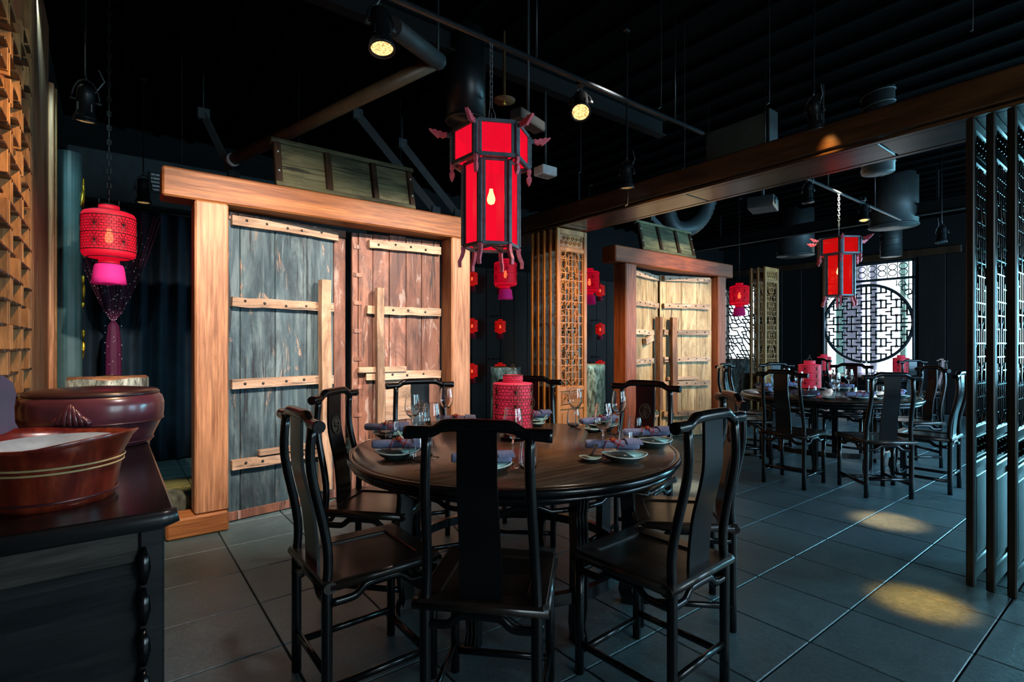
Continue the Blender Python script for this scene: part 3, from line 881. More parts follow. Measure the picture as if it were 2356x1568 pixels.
def chair(loc, rz, label, group):
    t = thing('yoke_back_chair', label, 'chair', loc, rz, group)
    for x in (-.180, .180):
        bp = obj_mesh('back_post', CM['back_post' if x > 0 else 'back_post_m'], t, (x, 0, 0)); obj_mesh('leg', CM['leg'], t, (x * 1.05, .205, 0))
    obj_mesh('crest_rail', CM['crest_rail'], t); sp = obj_mesh('splat', CM['splat'], t); obj_mesh('medallion', CM['medallion'], sp)
    obj_mesh('seat_frame', CM['seat_frame'], t); obj_mesh('seat_panel', CM['seat_panel'], t)
    obj_mesh('stretcher', CM['stretcher'], t, (0, .205, .085)); obj_mesh('stretcher', CM['stretcher'], t, (0, -.205, .16))
    for x in (-.186, .186): obj_mesh('stretcher', CM['side_stretcher'], t, (x, 0, .115))
    for y in (-.207, .207): obj_mesh('apron', CM['apron'], t, (0, y, .440))
    for x in (-.190, .190): obj_mesh('apron', CM['side_apron'], t, (x, 0, .440))
    return t
def chair_at(crest, centre, turn, label, group):
    """crest: (r, d) of the crest's middle seen from the camera; the chair faces 'centre' turned by 'turn' degrees"""
    c = cw(*crest); v = Vector((centre[0], centre[1], 0)) - c
    phi = math.atan2(v.y, v.x) + R(turn)
    f = Vector((math.cos(phi), math.sin(phi), 0))
    return chair(c + f * .250, phi - PI / 2, label, group)
def crest_px(px, py):
    d = FPX * (H - 1.03) / (py - PY0)
    return ((px - PX0) / FPX * d, d)

# ------------------------------------------------------------------ round tables
def table_meshes():
    m = {}
    t = MB(); R0 = .85
    prof = [(0.0001, .742), (R0 - .02, .742), (R0 - .008, .744), (R0 + .004, .750)]
    m['tabletop'] = MB().lathe([(R0 - .03, .715), (R0 - .012, .720), (R0 - .008, .735), (R0 - .012, .752), (R0 - .022, .760), (0.0001, .760)], 72).mesh('tabletop', 'table_wood')
    rim = MB(); rim.tube([(math.cos(a_) * (R0 - .004), math.sin(a_) * (R0 - .004), .738) for a_ in [2 * PI * k / 72 for k in range(72)]], .0185, 10, closed=True)
    m['rim'] = rim.mesh('rim', 'lacquer')
    rim = MB(); rim.tube([(math.cos(a_) * (R0 - .02), math.sin(a_) * (R0 - .02), .704) for a_ in [2 * PI * k / 72 for k in range(72)]], .0115, 8, closed=True)
    rim.lathe([(R0 - .06, .69), (R0 - .03, .69), (R0 - .03, .728), (R0 - .06, .728)], 60)
    m['moulding'] = rim.mesh('moulding', 'lacquer')
    rl = .60
    m['apron_ring'] = MB().lathe([(rl - .012, .66), (rl + .010, .66), (rl + .012, .712), (rl - .010, .712)], 60).mesh('apron', 'lacquer')
    L = MB()
    pts = [(0, 0, 0), (.004, 0, .03), (-.012, 0, .07), (0, 0, .16), (.006, 0, .42), (-.004, 0, .56), (.012, 0, .65), (.004, 0, .715)]
    wd = [.060, .058, .050, .058, .060, .056, .066, .066]
    L.strip(pts, wd, .062, side=Vector((0, 1, 0)))
    for y in (-.018, 0, .018): L.tube([(p[0] + .033, y, p[2]) for p in pts], .006, 5)
    m['leg'] = L.mesh('leg', 'lacquer')
    a8 = 2 * PI / 8
    def arc(r_, z, a0, a1, n=8): return [(r_ * math.cos(a0 + (a1 - a0) * k / n), r_ * math.sin(a0 + (a1 - a0) * k / n), z) for k in range(n + 1)]
    hr = MB()
    e = .055
    up = arc(rl, .625, e, a8 - e); hr.tube(up, .0125, 8)
    lowp = [(p[0], p[1], .585 + (.022 if 2 < i < 6 else 0)) for i, p in enumerate(up)]; hr.tube(lowp, .0115, 8)
    for k in (2, 6): hr.tube([(up[k][0], up[k][1], .625), (up[k][0], up[k][1], .70)], .010, 7)
    m['hump_rail'] = hr.mesh('hump_rail', 'lacquer')
    fr = MB(); fr.strip(arc(rl - .01, .20, e * .6, a8 - e * .6), .05, .034, side=Vector((0, 0, 1)))
    m['foot_rail'] = fr.mesh('foot_rail', 'lacquer')
    return m
TM = table_meshes()
def table(x, y, label, a0=0):
    t = thing('round_table', label, 'table', (x, y, 0), 0)
    obj_mesh('tabletop', TM['tabletop'], t); obj_mesh('rim', TM['rim'], t); obj_mesh('moulding', TM['moulding'], t); obj_mesh('apron', TM['apron_ring'], t)
    for k in range(8):
        a_ = a0 + k * PI / 4
        obj_mesh('leg', TM['leg'], t, (.60 * math.cos(a_), .60 * math.sin(a_), 0), (0, 0, a_))
        obj_mesh('hump_rail', TM['hump_rail'], t, (0, 0, 0), (0, 0, a_)); obj_mesh('foot_rail', TM['foot_rail'], t, (0, 0, 0), (0, 0, a_))
    return t
TB1 = cw(.01, 2.815); TB2 = Vector((6.23, 2.43, 0)); TB3 = Vector((10.75, 3.55, 0))
VB = math.atan2(-SA, -CA)      # direction from a table back to the camera
table(TB1.x, TB1.y, 'large round dark wood table in front, set for eight', VB - R(17))
table(TB2.x, TB2.y, 'round dark wood table in the second dining area, beyond the carved beam', VB + R(5))
table(TB3.x, TB3.y, 'round dark table farthest off, below the round window', VB)

G1 = 'chairs around the near round table'
for r_, d_, tr, lb in ((-.107, 1.60, -3, 'black yoke-back chair in front, its back to the camera, before the near table'),
                   (.708, 1.846, 5, 'black yoke-back chair at the front right of the near table, turned to the left'),
                   (-.785, 1.91, -10.6, 'black yoke-back chair at the front left of the near table, seat towards the right'),
                   (-.946, 2.78, -12, 'black yoke-back chair before the blue door leaf, medallion on its splat'),
                   (-.625, 3.54, -19, 'black yoke-back chair behind the near table before the red door leaf'),
                   (.13, 3.83, 0, 'black yoke-back chair behind the near table before the foremost golden screen'),
                   (.858, 3.355, 20, 'black yoke-back chair behind the near table, before the farther gate'),
                   (1.07, 2.54, 7, 'black yoke-back chair at the right of the near table, behind the front right one')):
    chair_at((r_, d_), TB1, tr, lb, G1)
G2 = 'chairs around the far round table'
def around(tb, deg, rad, turn, lb, grp):
    a_ = VB + R(deg)      # bearing as seen from the camera: 0 nearest, +90 right
    c = Vector((tb.x + rad * math.cos(a_), tb.y + rad * math.sin(a_), 0)); phi = math.atan2(tb.y - c.y, tb.x - c.x) + R(turn)
    f = Vector((math.cos(phi), math.sin(phi), 0))
    return chair(c + f * .250, phi - PI / 2, lb, grp)
def rd(tb, px, py): return crest_px(px, py)
for r_, d_, tr, lb in ((2.47, 4.78, -5, 'black yoke-back chair at the front left of the far round table'),
                   (3.19, 4.37, 5.5, 'black yoke-back chair at the front right of the far round table'),
                   (3.97, 4.60, 15, 'black yoke-back chair at the right of the far round table by the dark screens'),
                   (2.36, 5.85, -5, 'black yoke-back chair at the left of the far round table, seen from its side'),
                   (3.46, 6.83, 0, 'black yoke-back chair on the far side of the far round table, facing the camera')):
    chair_at((r_, d_), TB2, tr, lb, G2)
for dg, lb in ((222, 'black yoke-back chair behind the far round table near the bark pedestal'),
               (135, 'black yoke-back chair behind the far round table, below the round window'),
               (88, 'black yoke-back chair at the far right of the far round table, deep in shadow')):
    around(TB2, dg, 1.14, 0, lb, G2)
for dg, lb in ((0, 'black yoke-back chair at the farthest table, its back to the room'), (-70, 'black yoke-back chair at the left of the farthest table'), (65, 'black yoke-back chair at the right of the farthest table')):
    around(TB3, dg, 1.12, 0, lb, 'chairs at the farthest table')

# ------------------------------------------------------------------ tableware
def glass_meshes():
    m = {}
    # stemmed wine glass, 0.262 high
    outer = [(.0001, 0), (.036, .0), (.0365, .002), (.020, .005), (.006, .010), (.0042, .020), (.0040, .10), (.0050, .122), (.014, .130), (.030, .144), (.041, .164), (.0445, .186), (.0425, .215), (.0375, .245), (.0347, .2610), (.0345, .262)]
    inner = [(.0335, .262), (.0337, .2610), (.0365, .245), (.0414, .215), (.0434, .187), (.040, .166), (.029, .147), (.014, .134), (.0001, .131)]
    m['wine'] = MB().lathe(outer + inner, 28).mesh('wine_glass', 'glass')
    outer = [(.0001, 0), (.026, 0), (.034, .006), (.042, .028), (.0425, .050), (.0395, .080), (.0342, .117), (.0340, .118)]
    inner = [(.0330, .118), (.0332, .117), (.0384, .080), (.0413, .050), (.0405, .029), (.033, .010), (.0001, .007)]
    m['tumbler'] = MB().lathe(outer + inner, 28).mesh('tumbler', 'glass')
    wob = lambda p, a_: (p[0] * (1 + .06 * math.sin(3 * a_ + .4) * (p[2] > .012)), p[1] * (1 + .04 * math.sin(2 * a_)), p[2] * (1 + .10 * math.sin(2 * a_ + 1)))
    m['plate_out'] = MB().lathe([(.0001, 0), (.052, 0), (.056, .004), (.078, .014), (.098, .030), (.104, .036)], 36, sy=.80, fn=wob).mesh('dish_body', 'dish_dark')
    m['plate_in'] = MB().lathe([(.1045, .0365), (.100, .035), (.094, .030), (.074, .018), (.0001, .014)], 36, sy=.80, fn=wob).mesh('glaze', 'celadon')
    m['plate_rim'] = MB().tube([wob((.103 * math.cos(a_), .103 * math.sin(a_) * .80, .0362), a_) for a_ in [2 * PI * k / 36 for k in range(36)]], .0030, 6, closed=True).mesh('rim', 'white_glaze')
    m['side_out'] = MB().lathe([(.0001, 0), (.026, 0), (.030, .004), (.046, .014), (.052, .021)], 28, sy=.9, fn=wob).mesh('dish_body', 'dish_dark')
    m['side_in'] = MB().lathe([(.0525, .0212), (.048, .018), (.034, .010), (.0001, .008)], 28, sy=.9, fn=wob).mesh('glaze', 'celadon')
    m['side_rim'] = MB().tube([wob((.0515 * math.cos(a_), .0515 * math.sin(a_) * .9, .0213), a_) for a_ in [2 * PI * k / 28 for k in range(28)]], .0024, 6, closed=True).mesh('rim', 'white_glaze')
    # napkin rolled along X, tapered, loose end
    def roll(p, a_): return p
    N = MB(); n = 16; secs = []
    prof = [(-.128, .020), (-.120, .025), (-.06, .0255), (0, .024), (.05, .025), (.10, .029), (.122, .027), (.128, .022)]
    N.lathe([(r_ , z_) for z_, r_ in prof], 18, RY(R(90)), sx=.82)
    N.lathe([(.018, .1275), (.010, .124), (.0001, .120)], 14, RY(R(90)), sx=.82)
    # folded flap wound around one end
    fl = []
    for k in range(13):
        a_ = R(-120 + 24 * k); rr_ = .0315 + .001 * k / 3
        fl.append((.055 + .0045 * k, rr_ * math.cos(a_), rr_ * .86 * math.sin(a_)))
    N.strip(fl, .072, .0022, side=Vector((1, 0, 0)))
    m['napkin'] = N.mesh('napkin', 'napkin')
    c = MB()
    for x in (-.035, .03):
        c.tube([(x + .010 * math.sin(a_), .0275 * math.cos(a_), .0235 * math.sin(a_)) for a_ in [2 * PI * k / 18 for k in range(18)]], .0019, 5, closed=True)
    c.tube([(-.03, -.006, .0235), (-.01, -.018, .023), (.0, -.012, .026), (.022, -.015, .024), (.03, -.004, .025)], .0018, 5)
    for e in ((.030, -.034, -.006), (.058, -.030, -.004)):
        c.tube([(.004, -.020, .018), ((.004 + e[0]) / 2, -.030, .006), e], .0016, 5)
    m['cord'] = c.mesh('cord', 'cord_red')
    f = MB(); MF = T(.002, -.018, .024) @ RX(R(38))
    for k in range(6):
        a_ = 2 * PI * k / 6; f.ball((.0095 * math.cos(a_), .0095 * math.sin(a_), .002), .0055, 6, MF)
    m['flower'] = f.mesh('knot_flower', 'cord_red')
    g = MB(); g.ball((0, 0, .005), .0055, 8, MF)
    for x in (-.026, -.019, -.012, .017): g.ball((x, -.014, .0265), .0032, 6)
    m['bead'] = g.mesh('bead', 'bead_gold')
    s_ = MB(); s_.lathe([(.0001, 0), (.012, .001), (.021, .006), (.023, .011), (.021, .010), (.012, .005), (.0001, .004)], 16, sy=.75)
    s_.strip([(.018, 0, .009), (.035, 0, .016), (.062, 0, .036), (.085, 0, .056)], [.014, .011, .011, .014], .005, side=Vector((0, 1, 0)))
    m['spoon'] = s_.mesh('spoon', 'celadon'); m['spoon_dark'] = s_.mesh('spoon', 'dish_dark')
    ch = MB(); ch.tube([(-.12, 0, 0), (.12, 0, .0)], [.0024, .0038], 6); m['chopstick'] = ch.mesh('chopstick', 'lacquer')
    return m
plain('white_glaze', (.62, .68, .64), .25)
GM = glass_meshes()
ZT = .760
def dish(kind, p, rz, label, grp):
    t = thing('plate' if kind == 'plate' else 'small_dish', label, 'dish', (p.x, p.y, ZT), rz, grp)
    obj_mesh('dish_body', GM[kind + '_out'], t); obj_mesh('glaze', GM[kind + '_in'], t); obj_mesh('rim', GM[kind + '_rim'], t)
    return t
def napkin(p, rz, label, grp):
    t = thing('rolled_napkin', label, 'napkin', (p.x, p.y, ZT + .060), rz, grp)
    nk = obj_mesh('cloth', GM['napkin'], t); cd = obj_mesh('cord', GM['cord'], t); cd['label'] = 'thin red cord'
    obj_mesh('knot_flower', GM['flower'], cd); obj_mesh('bead', GM['bead'], cd)
def single(name, key, p, rz, label, cat, grp, z=ZT, tilt=0):
    o = obj_mesh(name, GM[key], None, (p.x, p.y, z), (0, tilt, rz)); tag(o, label, cat, grp)
def setting(tb, where, wine, tumbler, plate, side, spoon, nap_rz, nap=None, sticks=None, tw='near round table'):
    """one place; every argument is a world position (or None)"""
    if wine: single('wine_glass', 'wine', wine, 0, 'stemmed wine glass ' + where, 'glass', 'wine glasses on the ' + tw)
    if tumbler: single('tumbler', 'tumbler', tumbler, 0, 'stemless glass tumbler ' + where, 'glass', 'tumblers on the ' + tw)
    if plate:
        dish('plate', plate, nap_rz, 'green glazed dish with dark outside ' + where, 'dishes on the ' + tw)
        napkin(nap or plate, nap_rz, 'grey-blue napkin roll with red cord ' + where, 'napkins on the ' + tw)
    if side: dish('side', side, nap_rz, 'small green saucer ' + where, 'saucers on the ' + tw)
    if spoon: single('spoon', spoon[1], spoon[0], spoon[2], 'china spoon in the saucer ' + where, 'spoon', 'spoons on the ' + tw, ZT + .009)
CR = ANG - PI / 2        # camera-right direction as a world angle
def pz(x, y): return P_z(x, y, ZT)
setting(TB1, 'at the front right of the near table', pz(1388, 1052), pz(1441, 1046), pz(1436, 1062), pz(1358, 1061), (pz(1353, 1060), 'spoon_dark', CR + .9), CR - .10, pz(1408, 1050))
setting(TB1, 'at the right edge of the near table', pz(1424, 1000), pz(1461, 1006), pz(1502, 1027), pz(1449, 1026), (pz(1452, 1026), 'spoon_dark', CR + .6), CR + .10, pz(1486, 1018))
setting(TB1, 'on the near table, towards the farther gate', pz(1324, 986), pz(1319, 981), pz(1388, 988), pz(1362, 993), (pz(1358, 992), 'spoon', CR + 2), CR + .5, pz(1375, 987))
setting(TB1, 'behind the red lantern on the near table', None, None, pz(1226, 974), pz(1236, 979), (pz(1238, 979), 'spoon', CR + .75), CR + .2, pz(1222, 972))
setting(TB1, 'on the near table, towards the red door leaf', pz(1027, 985), pz(962, 990), pz(1040, 986), pz(1074, 986), (pz(1076, 985), 'spoon', CR + 1.1), CR - .25, pz(1050, 984))
setting(TB1, 'at the left edge of the near table', pz(949, 1012), pz(904, 1016), pz(897, 1008), pz(945, 1005), (pz(938, 1008), 'spoon', CR + 2.2), CR - .05, pz(890, 1005))
setting(TB1, 'at the front left of the near table', pz(993, 1052), pz(962, 1062), pz(912, 1054), pz(954, 1030), (pz(936, 1022), 'spoon', CR + 2.4), CR + .12, pz(918, 1048))
setting(TB1, 'behind the front chair of the near table', pz(1180, 1074), pz(1215, 1080), pz(1120, 1086), None, None, CR + .05, pz(1108, 1084))
def auto_setting(tb, deg, where, tw):
    a_ = VB + R(deg); e = Vector((math.cos(a_), math.sin(a_), 0)); q = Vector((-e.y, e.x, 0)); c = Vector((tb.x, tb.y, 0))
    setting(tb, where, c + e * .46 - q * .12, c + e * .50 + q * .02, c + e * .66, c + e * .60 + q * .19, (c + e * .60 + q * .19, 'spoon', a_ + 1), a_ + PI / 2, None, None, tw)
for dg, wh in ((-47, 'at the front left of the far table'), (-6, 'at the front right of the far table'), (42, 'at the right of the far table'), (-92, 'at the left of the far table'),
               (-140, 'at the far table before its back left chair'), (178, 'behind the red lantern on the far table'), (135, 'at the far table below the round window')):
    auto_setting(TB2, dg, wh, 'far round table')
for dg, wh in ((-20, 'at the front of the farthest table'), (60, 'at the right of the farthest table')):
    auto_setting(TB3, dg, wh, 'farthest table')

# ------------------------------------------------------------------ lanterns
def net_wires(R_, z0, z1, rows, segs, bursts, burst_z, br, wr):
    m = MB()
    for j in range(rows + 1):
        z = z0 + (z1 - z0) * j / rows
        m.tube([(R_ * math.cos(a_), R_ * math.sin(a_), z) for a_ in [2 * PI * k / 30 for k in range(30)]], wr, 3, closed=True, smooth=False)
    for j in range(rows):
        za, zb = z0 + (z1 - z0) * j / rows, z0 + (z1 - z0) * (j + 1) / rows
        for k in range(segs):
            a_ = 2 * PI * (k + (.5 if j % 2 else 0)) / segs; x, y = R_ * math.cos(a_), R_ * math.sin(a_)
            m.tube([(x, y, za), (x, y, zb)], wr, 3, cap=False, smooth=False)
    for bz in burst_z:
        for k in range(bursts):
            a0 = 2 * PI * k / bursts
            for q in range(14):
                t = 2 * PI * q / 14
                pts = []
                for i in range(3):
                    s_ = br * i / 2; a_ = a0 + s_ * math.cos(t) / R_; pts.append(((R_ + .001) * math.cos(a_), (R_ + .001) * math.sin(a_), bz + s_ * math.sin(t)))
                m.tube(pts, wr * 1.25, 3, cap=False, smooth=False)
            m.ball(((R_ + .001) * math.cos(a0), (R_ + .001) * math.sin(a0), bz), .004, 6)
    return m
def drum_meshes(silk, tassel):
    m = {}
    m['shade'] = MB().lathe([(.058, .165), (.062, .166), (.118, .160), (.143, .150), (.1535, .132), (.155, .115), (.155, -.115), (.1535, -.132), (.143, -.150), (.118, -.160), (.060, -.168)], 40).mesh('shade', silk)
    m['neck'] = MB().lathe([(.060, .165), (.060, .205), (.056, .205), (.056, .165)], 28).mesh('neck', silk)
    m['low_neck'] = MB().lathe([(.060, -.200), (.060, -.166), (.056, -.166), (.056, -.200)], 28).mesh('lower_neck', silk)
    h = MB()
    for r_, z in ((.157, .115), (.1575, 0), (.157, -.115), (.120, .160), (.061, .205), (.061, .167), (.122, -.161), (.062, -.200)):
        h.tube([(r_ * math.cos(a_), r_ * math.sin(a_), z) for a_ in [2 * PI * k / 36 for k in range(36)]], .0028, 5, closed=True)
    m['hoops'] = h.mesh('hoop', 'wire_black')
    m['net'] = net_wires(.1565, -.113, .113, 12, 36, 6, (.057, -.057), .050, .0012).mesh('wire_net', 'wire_black')
    tt = MB()
    n = 40
    tt.lathe([(.066, -.203), (.078, -.207), (.086, -.225), (.094, -.29), (.101, -.335)], n, fn=lambda p, a_: (p[0] * (1 + .025 * math.sin(a_ * 20)), p[1] * (1 + .025 * math.sin(a_ * 20)), p[2] + .006 * math.sin(a_ * 7) * (p[2] < -.3)))
    m['tassel'] = tt.mesh('tassel', tassel)
    hk = MB()
    for k in range(4): hk.tube([(.055 * math.cos(k * PI / 2), .055 * math.sin(k * PI / 2), .20), (.055 * math.cos(k * PI / 2), .055 * math.sin(k * PI / 2), .245)], .0030, 5)
    m['spikes'] = hk.mesh('hook', 'wire_black')
    b = MB(); b.lathe([(.012, .045), (.014, .03), (.022, .0), (.024, -.03), (.016, -.05), (.0001, -.056)], 12); m['bulb'] = b.mesh('bulb', 'filament')
    return m
SILK = drum_meshes('silk_red', 'tassel_pink'); WALL = drum_meshes('silk_wall', 'tassel_dark')
# the shade lets the bulb show
for nm in ('silk_red', 'silk_wall'):
    mt = MATS[nm]; nt = mt.node_tree; bs = nt.nodes['Principled BSDF']; tr = nt.nodes.new('ShaderNodeBsdfTransparent'); tr.inputs[0].default_value = (1, .16, .12, 1)
    mx = nt.nodes.new('ShaderNodeMixShader'); mx.inputs[0].default_value = .22
    nt.links.new(bs.outputs[0], mx.inputs[1]); nt.links.new(tr.outputs[0], mx.inputs[2]); nt.links.new(mx.outputs[0], nt.nodes['Material Output'].inputs[0])
def drum(p, label, grp, M, scale=1, hang=None, bracket=None):
    t = thing('silk_lantern', label, 'lantern', p, 0, grp, scale)
    sh = obj_mesh('shade', M['shade'], t); tag(obj_mesh('wire_net', M['net'], sh), kind='stuff')
    obj_mesh('neck', M['neck'], t); obj_mesh('lower_neck', M['low_neck'], t); tag(obj_mesh('hoop', M['hoops'], t), kind='stuff')
    obj_mesh('tassel', M['tassel'], t); tag(obj_mesh('hook', M['spikes'], t), kind='stuff'); obj_mesh('bulb', M['bulb'], t)
    if hang:
        c = MB(); zt = (hang - p.z) / scale
        c.tube([(0, 0, .06), (0, 0, zt)], .004, 5)
        for k in range(int((zt - .30) / .05)):
            z = .28 + .05 * k; v = (.010, 0) if k % 2 else (0, .010)
            c.tube([(v[0], v[1], z), (v[0], v[1], z + .03), (-v[0], -v[1], z + .03), (-v[0], -v[1], z)], .0025, 4, closed=True)
        c.build('chain', 'wire_black', t)
        tag(MB().lathe([(.05, 0), (.05, .02), (.0001, .03)], 16).build('ceiling_cup', 'fixture_black', t, (0, 0, zt - .03)))
    if bracket:
        b = MB(); b.tube([(0, 0, .06), (0, 0, .30)], .005, 6); b.tube([(0, 0, .30), (0, .36, .30)], .010, 6); b.tube([(0, -.01, .30), (0, -.03, .31)], .009, 6)
        b.lathe([(.035, 0), (.035, .02), (.0001, .022)], 12, T(0, .37, .30) @ RX(R(90)))
        b.build('bracket', 'iron', t)
    return t
HG = 'red silk lanterns hanging above the bark pedestals'
pL = [P_d(251, 541, 3.62), P_d(1163, 630, 7.0), P_d(1356, 648, 7.9), P_d(1701, 679, 8.7)]
for p, lb in zip(pL, ('lit red silk lantern hanging at the left before the dark curtain',
                      'lit red silk lantern hanging between the nearer gate and the golden screens',
                      'lit red silk lantern half hidden behind the foremost golden screen',
                      'red silk lantern hanging right of the farther gate before the branch-pattern window')):
    drum(p, lb, HG, SILK, 1, ZC)
    point('lantern_bulb', p, 8, (1, .10, .07), .02)
WG = 'small red lanterns on brackets on the back wall'
yw = Y1 - .30
for col, (px, nm) in enumerate(((1086, 'just right of the nearer gate'), (1151, 'left of the golden screens'), (1381, 'right of the golden screens'))):
    for py, row in ((668, 'top'), (757, 'middle'), (846, 'bottom')):
        z = P_Y(1381, py - (4 if py > 800 else 0), yw).z
        q = P_Y(px, 757, yw)
        drum(Vector((q.x, yw, z)), 'small red wall lantern %s, %s of three in its column' % (nm, row), WG, WALL, .60, None, True)

def palace_lantern(p, rz, zt, label, panel):
    t = thing('palace_lantern', label, 'lantern', p, rz, None)
    def hexp(r_, z): return [(r_ * math.cos(k * PI / 3), r_ * math.sin(k * PI / 3), z) for k in range(6)]
    def frame(r_, z0, z1, w_):
        f = MB()
        A, B = hexp(r_, z0), hexp(r_, z1)
        for k in range(6):
            f.box((0, 0, (z0 + z1) / 2), (w_ * 1.3, w_ * 1.3, z1 - z0), .003, T(A[k][0], A[k][1], 0) @ RZ(k * PI / 3))
            k2 = (k + 1) % 6
            for Q in (A, B):
                mid = [(Q[k][i] + Q[k2][i]) / 2 for i in range(3)]; a_ = math.atan2(Q[k2][1] - Q[k][1], Q[k2][0] - Q[k][0])
                f.box((0, 0, 0), (r_ - w_ * .9, w_ * .9, w_), .002, T(*mid) @ RZ(a_))
            # inner moulding around the pane
            for e in (-1, 1):
                mid = [(A[k][i] + A[k2][i]) / 2 for i in range(2)]; a_ = math.atan2(A[k2][1] - A[k][1], A[k2][0] - A[k][0])
                f.box((e * (r_ / 2 - w_ * 1.15), 0, (z0 + z1) / 2), (w_ * .75, w_ * .6, z1 - z0 - w_), .002, T(mid[0], mid[1], 0) @ RZ(a_))
        return f
    def panes(r_, z0, z1, w_, par):
        A = hexp(r_, z0)
        for k in range(6):
            k2 = (k + 1) % 6; mid = [(A[k][i] + A[k2][i]) / 2 for i in range(2)]; a_ = math.atan2(A[k2][1] - A[k][1], A[k2][0] - A[k][0])
            MB().box((0, 0, 0), (r_ - w_ * 1.4, .003, z1 - z0 - w_), .0005, T(mid[0] * .992, mid[1] * .992, (z0 + z1) / 2) @ RZ(a_)).build('pane', panel, par)
    cr = frame(.205, .050, .215, .019).build('crown_frame', 'frame_blue_lit', t); panes(.205, .050, .215, .019, cr)
    bo = frame(.147, -.376, .045, .017).build('body_frame', 'frame_blue_lit', t); panes(.147, -.376, .045, .017, bo)
    # link between crown and body, cross bars below
    lk = MB()
    for k in range(6):
        c_, s_ = math.cos(k * PI / 3), math.sin(k * PI / 3)
        lk.tube([(.147 * c_, .147 * s_, .04), (.205 * c_, .205 * s_, .052)], .006, 6)
        lk.tube([(0, 0, -.366), (.147 * c_, .147 * s_, -.371)], .006, 6); lk.tube([(0, 0, .210), (.2 * c_, .2 * s_, .212)], .006, 6)
        lk.box((0, 0, .049), (.13, .012, .014), .002, T(.168 * math.cos(k * PI / 3 + PI / 6), .168 * math.sin(k * PI / 3 + PI / 6), 0) @ RZ(k * PI / 3 + PI * 2 / 3))
    tag(lk.build('crossbar', 'frame_blue_lit', t), kind='stuff')
    fish = [(0, -.010), (.010, -.013), (.022, -.020), (.034, -.012), (.046, -.020), (.060, -.008), (.078, .008), (.092, .022), (.088, .026), (.072, .020), (.060, .024), (.046, .014), (.034, .018), (.020, .008), (0, .012)]
    pend = [(-.010, 0), (-.012, -.022), (-.004, -.034), (-.014, -.048), (-.012, -.066), (-.002, -.088), (.004, -.086), (.012, -.066), (.014, -.048), (.006, -.034), (.012, -.020), (.010, 0)]
    foot = [(-.012, 0), (-.010, -.030), (-.002, -.060), (.010, -.085), (.010, -.118), (.026, -.118), (.028, -.082), (.016, -.052), (.010, -.028), (.012, 0)]
    for k in range(6):
        Mk = RZ(k * PI / 3)
        m = MB(); m.box((.218, 0, .196), (.035, .012, .022), .002, Mk); m.build('bracket', 'frame_blue_lit', t)
        m = MB(); m.prism([(.232 + u, .198 + v) for u, v in fish], -.008, .008, Mk); m.build('fish_carving', 'pink_carving', t, recalc=True)
        m = MB(); m.prism([(.205 + u, .045 + v) for u, v in pend], -.008, .008, Mk); m.build('pendant', 'pink_carving', t, recalc=True)
        m = MB(); m.prism([(.147 + u, -.380 + v * .9) for u, v in foot], -.009, .009, Mk); m.build('foot', 'pink_carving', t, recalc=True)
    b = MB(); b.lathe([(.009, .045), (.011, .03), (.021, .0), (.022, -.015), (.016, -.031), (.0001, -.038)], 16, T(0, 0, -.115)); bb = b.build('bulb', 'bulb', t)
    MB().lathe([(.018, -.07), (.018, -.01), (.005, 0), (.004, .21), (.0001, .21)], 12).build('lamp_holder', 'fixture_black', t)
    c = MB(); z = .21; top = zt - p.z
    c.tube([(0, 0, z), (.002, 0, z + .12)], .003, 5); c.tube([(0, 0, z + .02), (-.022, 0, z + .10), (-.010, 0, z + .16), (0, 0, z + .17)], .0022, 5); c.tube([(0, 0, z + .17), (.018, 0, z + .13), (.034, 0, z + .10), (.036, 0, z + .07)], .0022, 5)
    z += .15; k = 0
    while z < top:
        v = (.008, 0) if k % 2 else (0, .008)
        c.tube([(v[0], v[1], z), (v[0], v[1], z + .03), (-v[0], -v[1], z + .03), (-v[0], -v[1], z)], .0024, 4, closed=True); z += .027; k += 1
    c.build('chain', 'stem_wire', t)
    return t
pA = P_Y(1130, 440, 2.24); pA.z = 2.19
# corners measured in the photograph: 41 degrees to the right of the line towards the camera
palace_lantern(pA, VB + R(41), 2.885, 'large hexagonal red palace lantern with a bright bulb above the near table', 'red_panel')
pB = P_Y(1930, 600, 2.24); pB.z = 2.19
palace_lantern(pB, VB + R(5 - 31), 2.885, 'hexagonal red palace lantern hanging above the far round table', 'red_panel_far')
point('lantern_bulb', pA + Vector((0, 0, -.12)), 6, (1, .35, .2), .025); point('lantern_bulb', pB + Vector((0, 0, -.12)), 5, (1, .3, .15), .025)

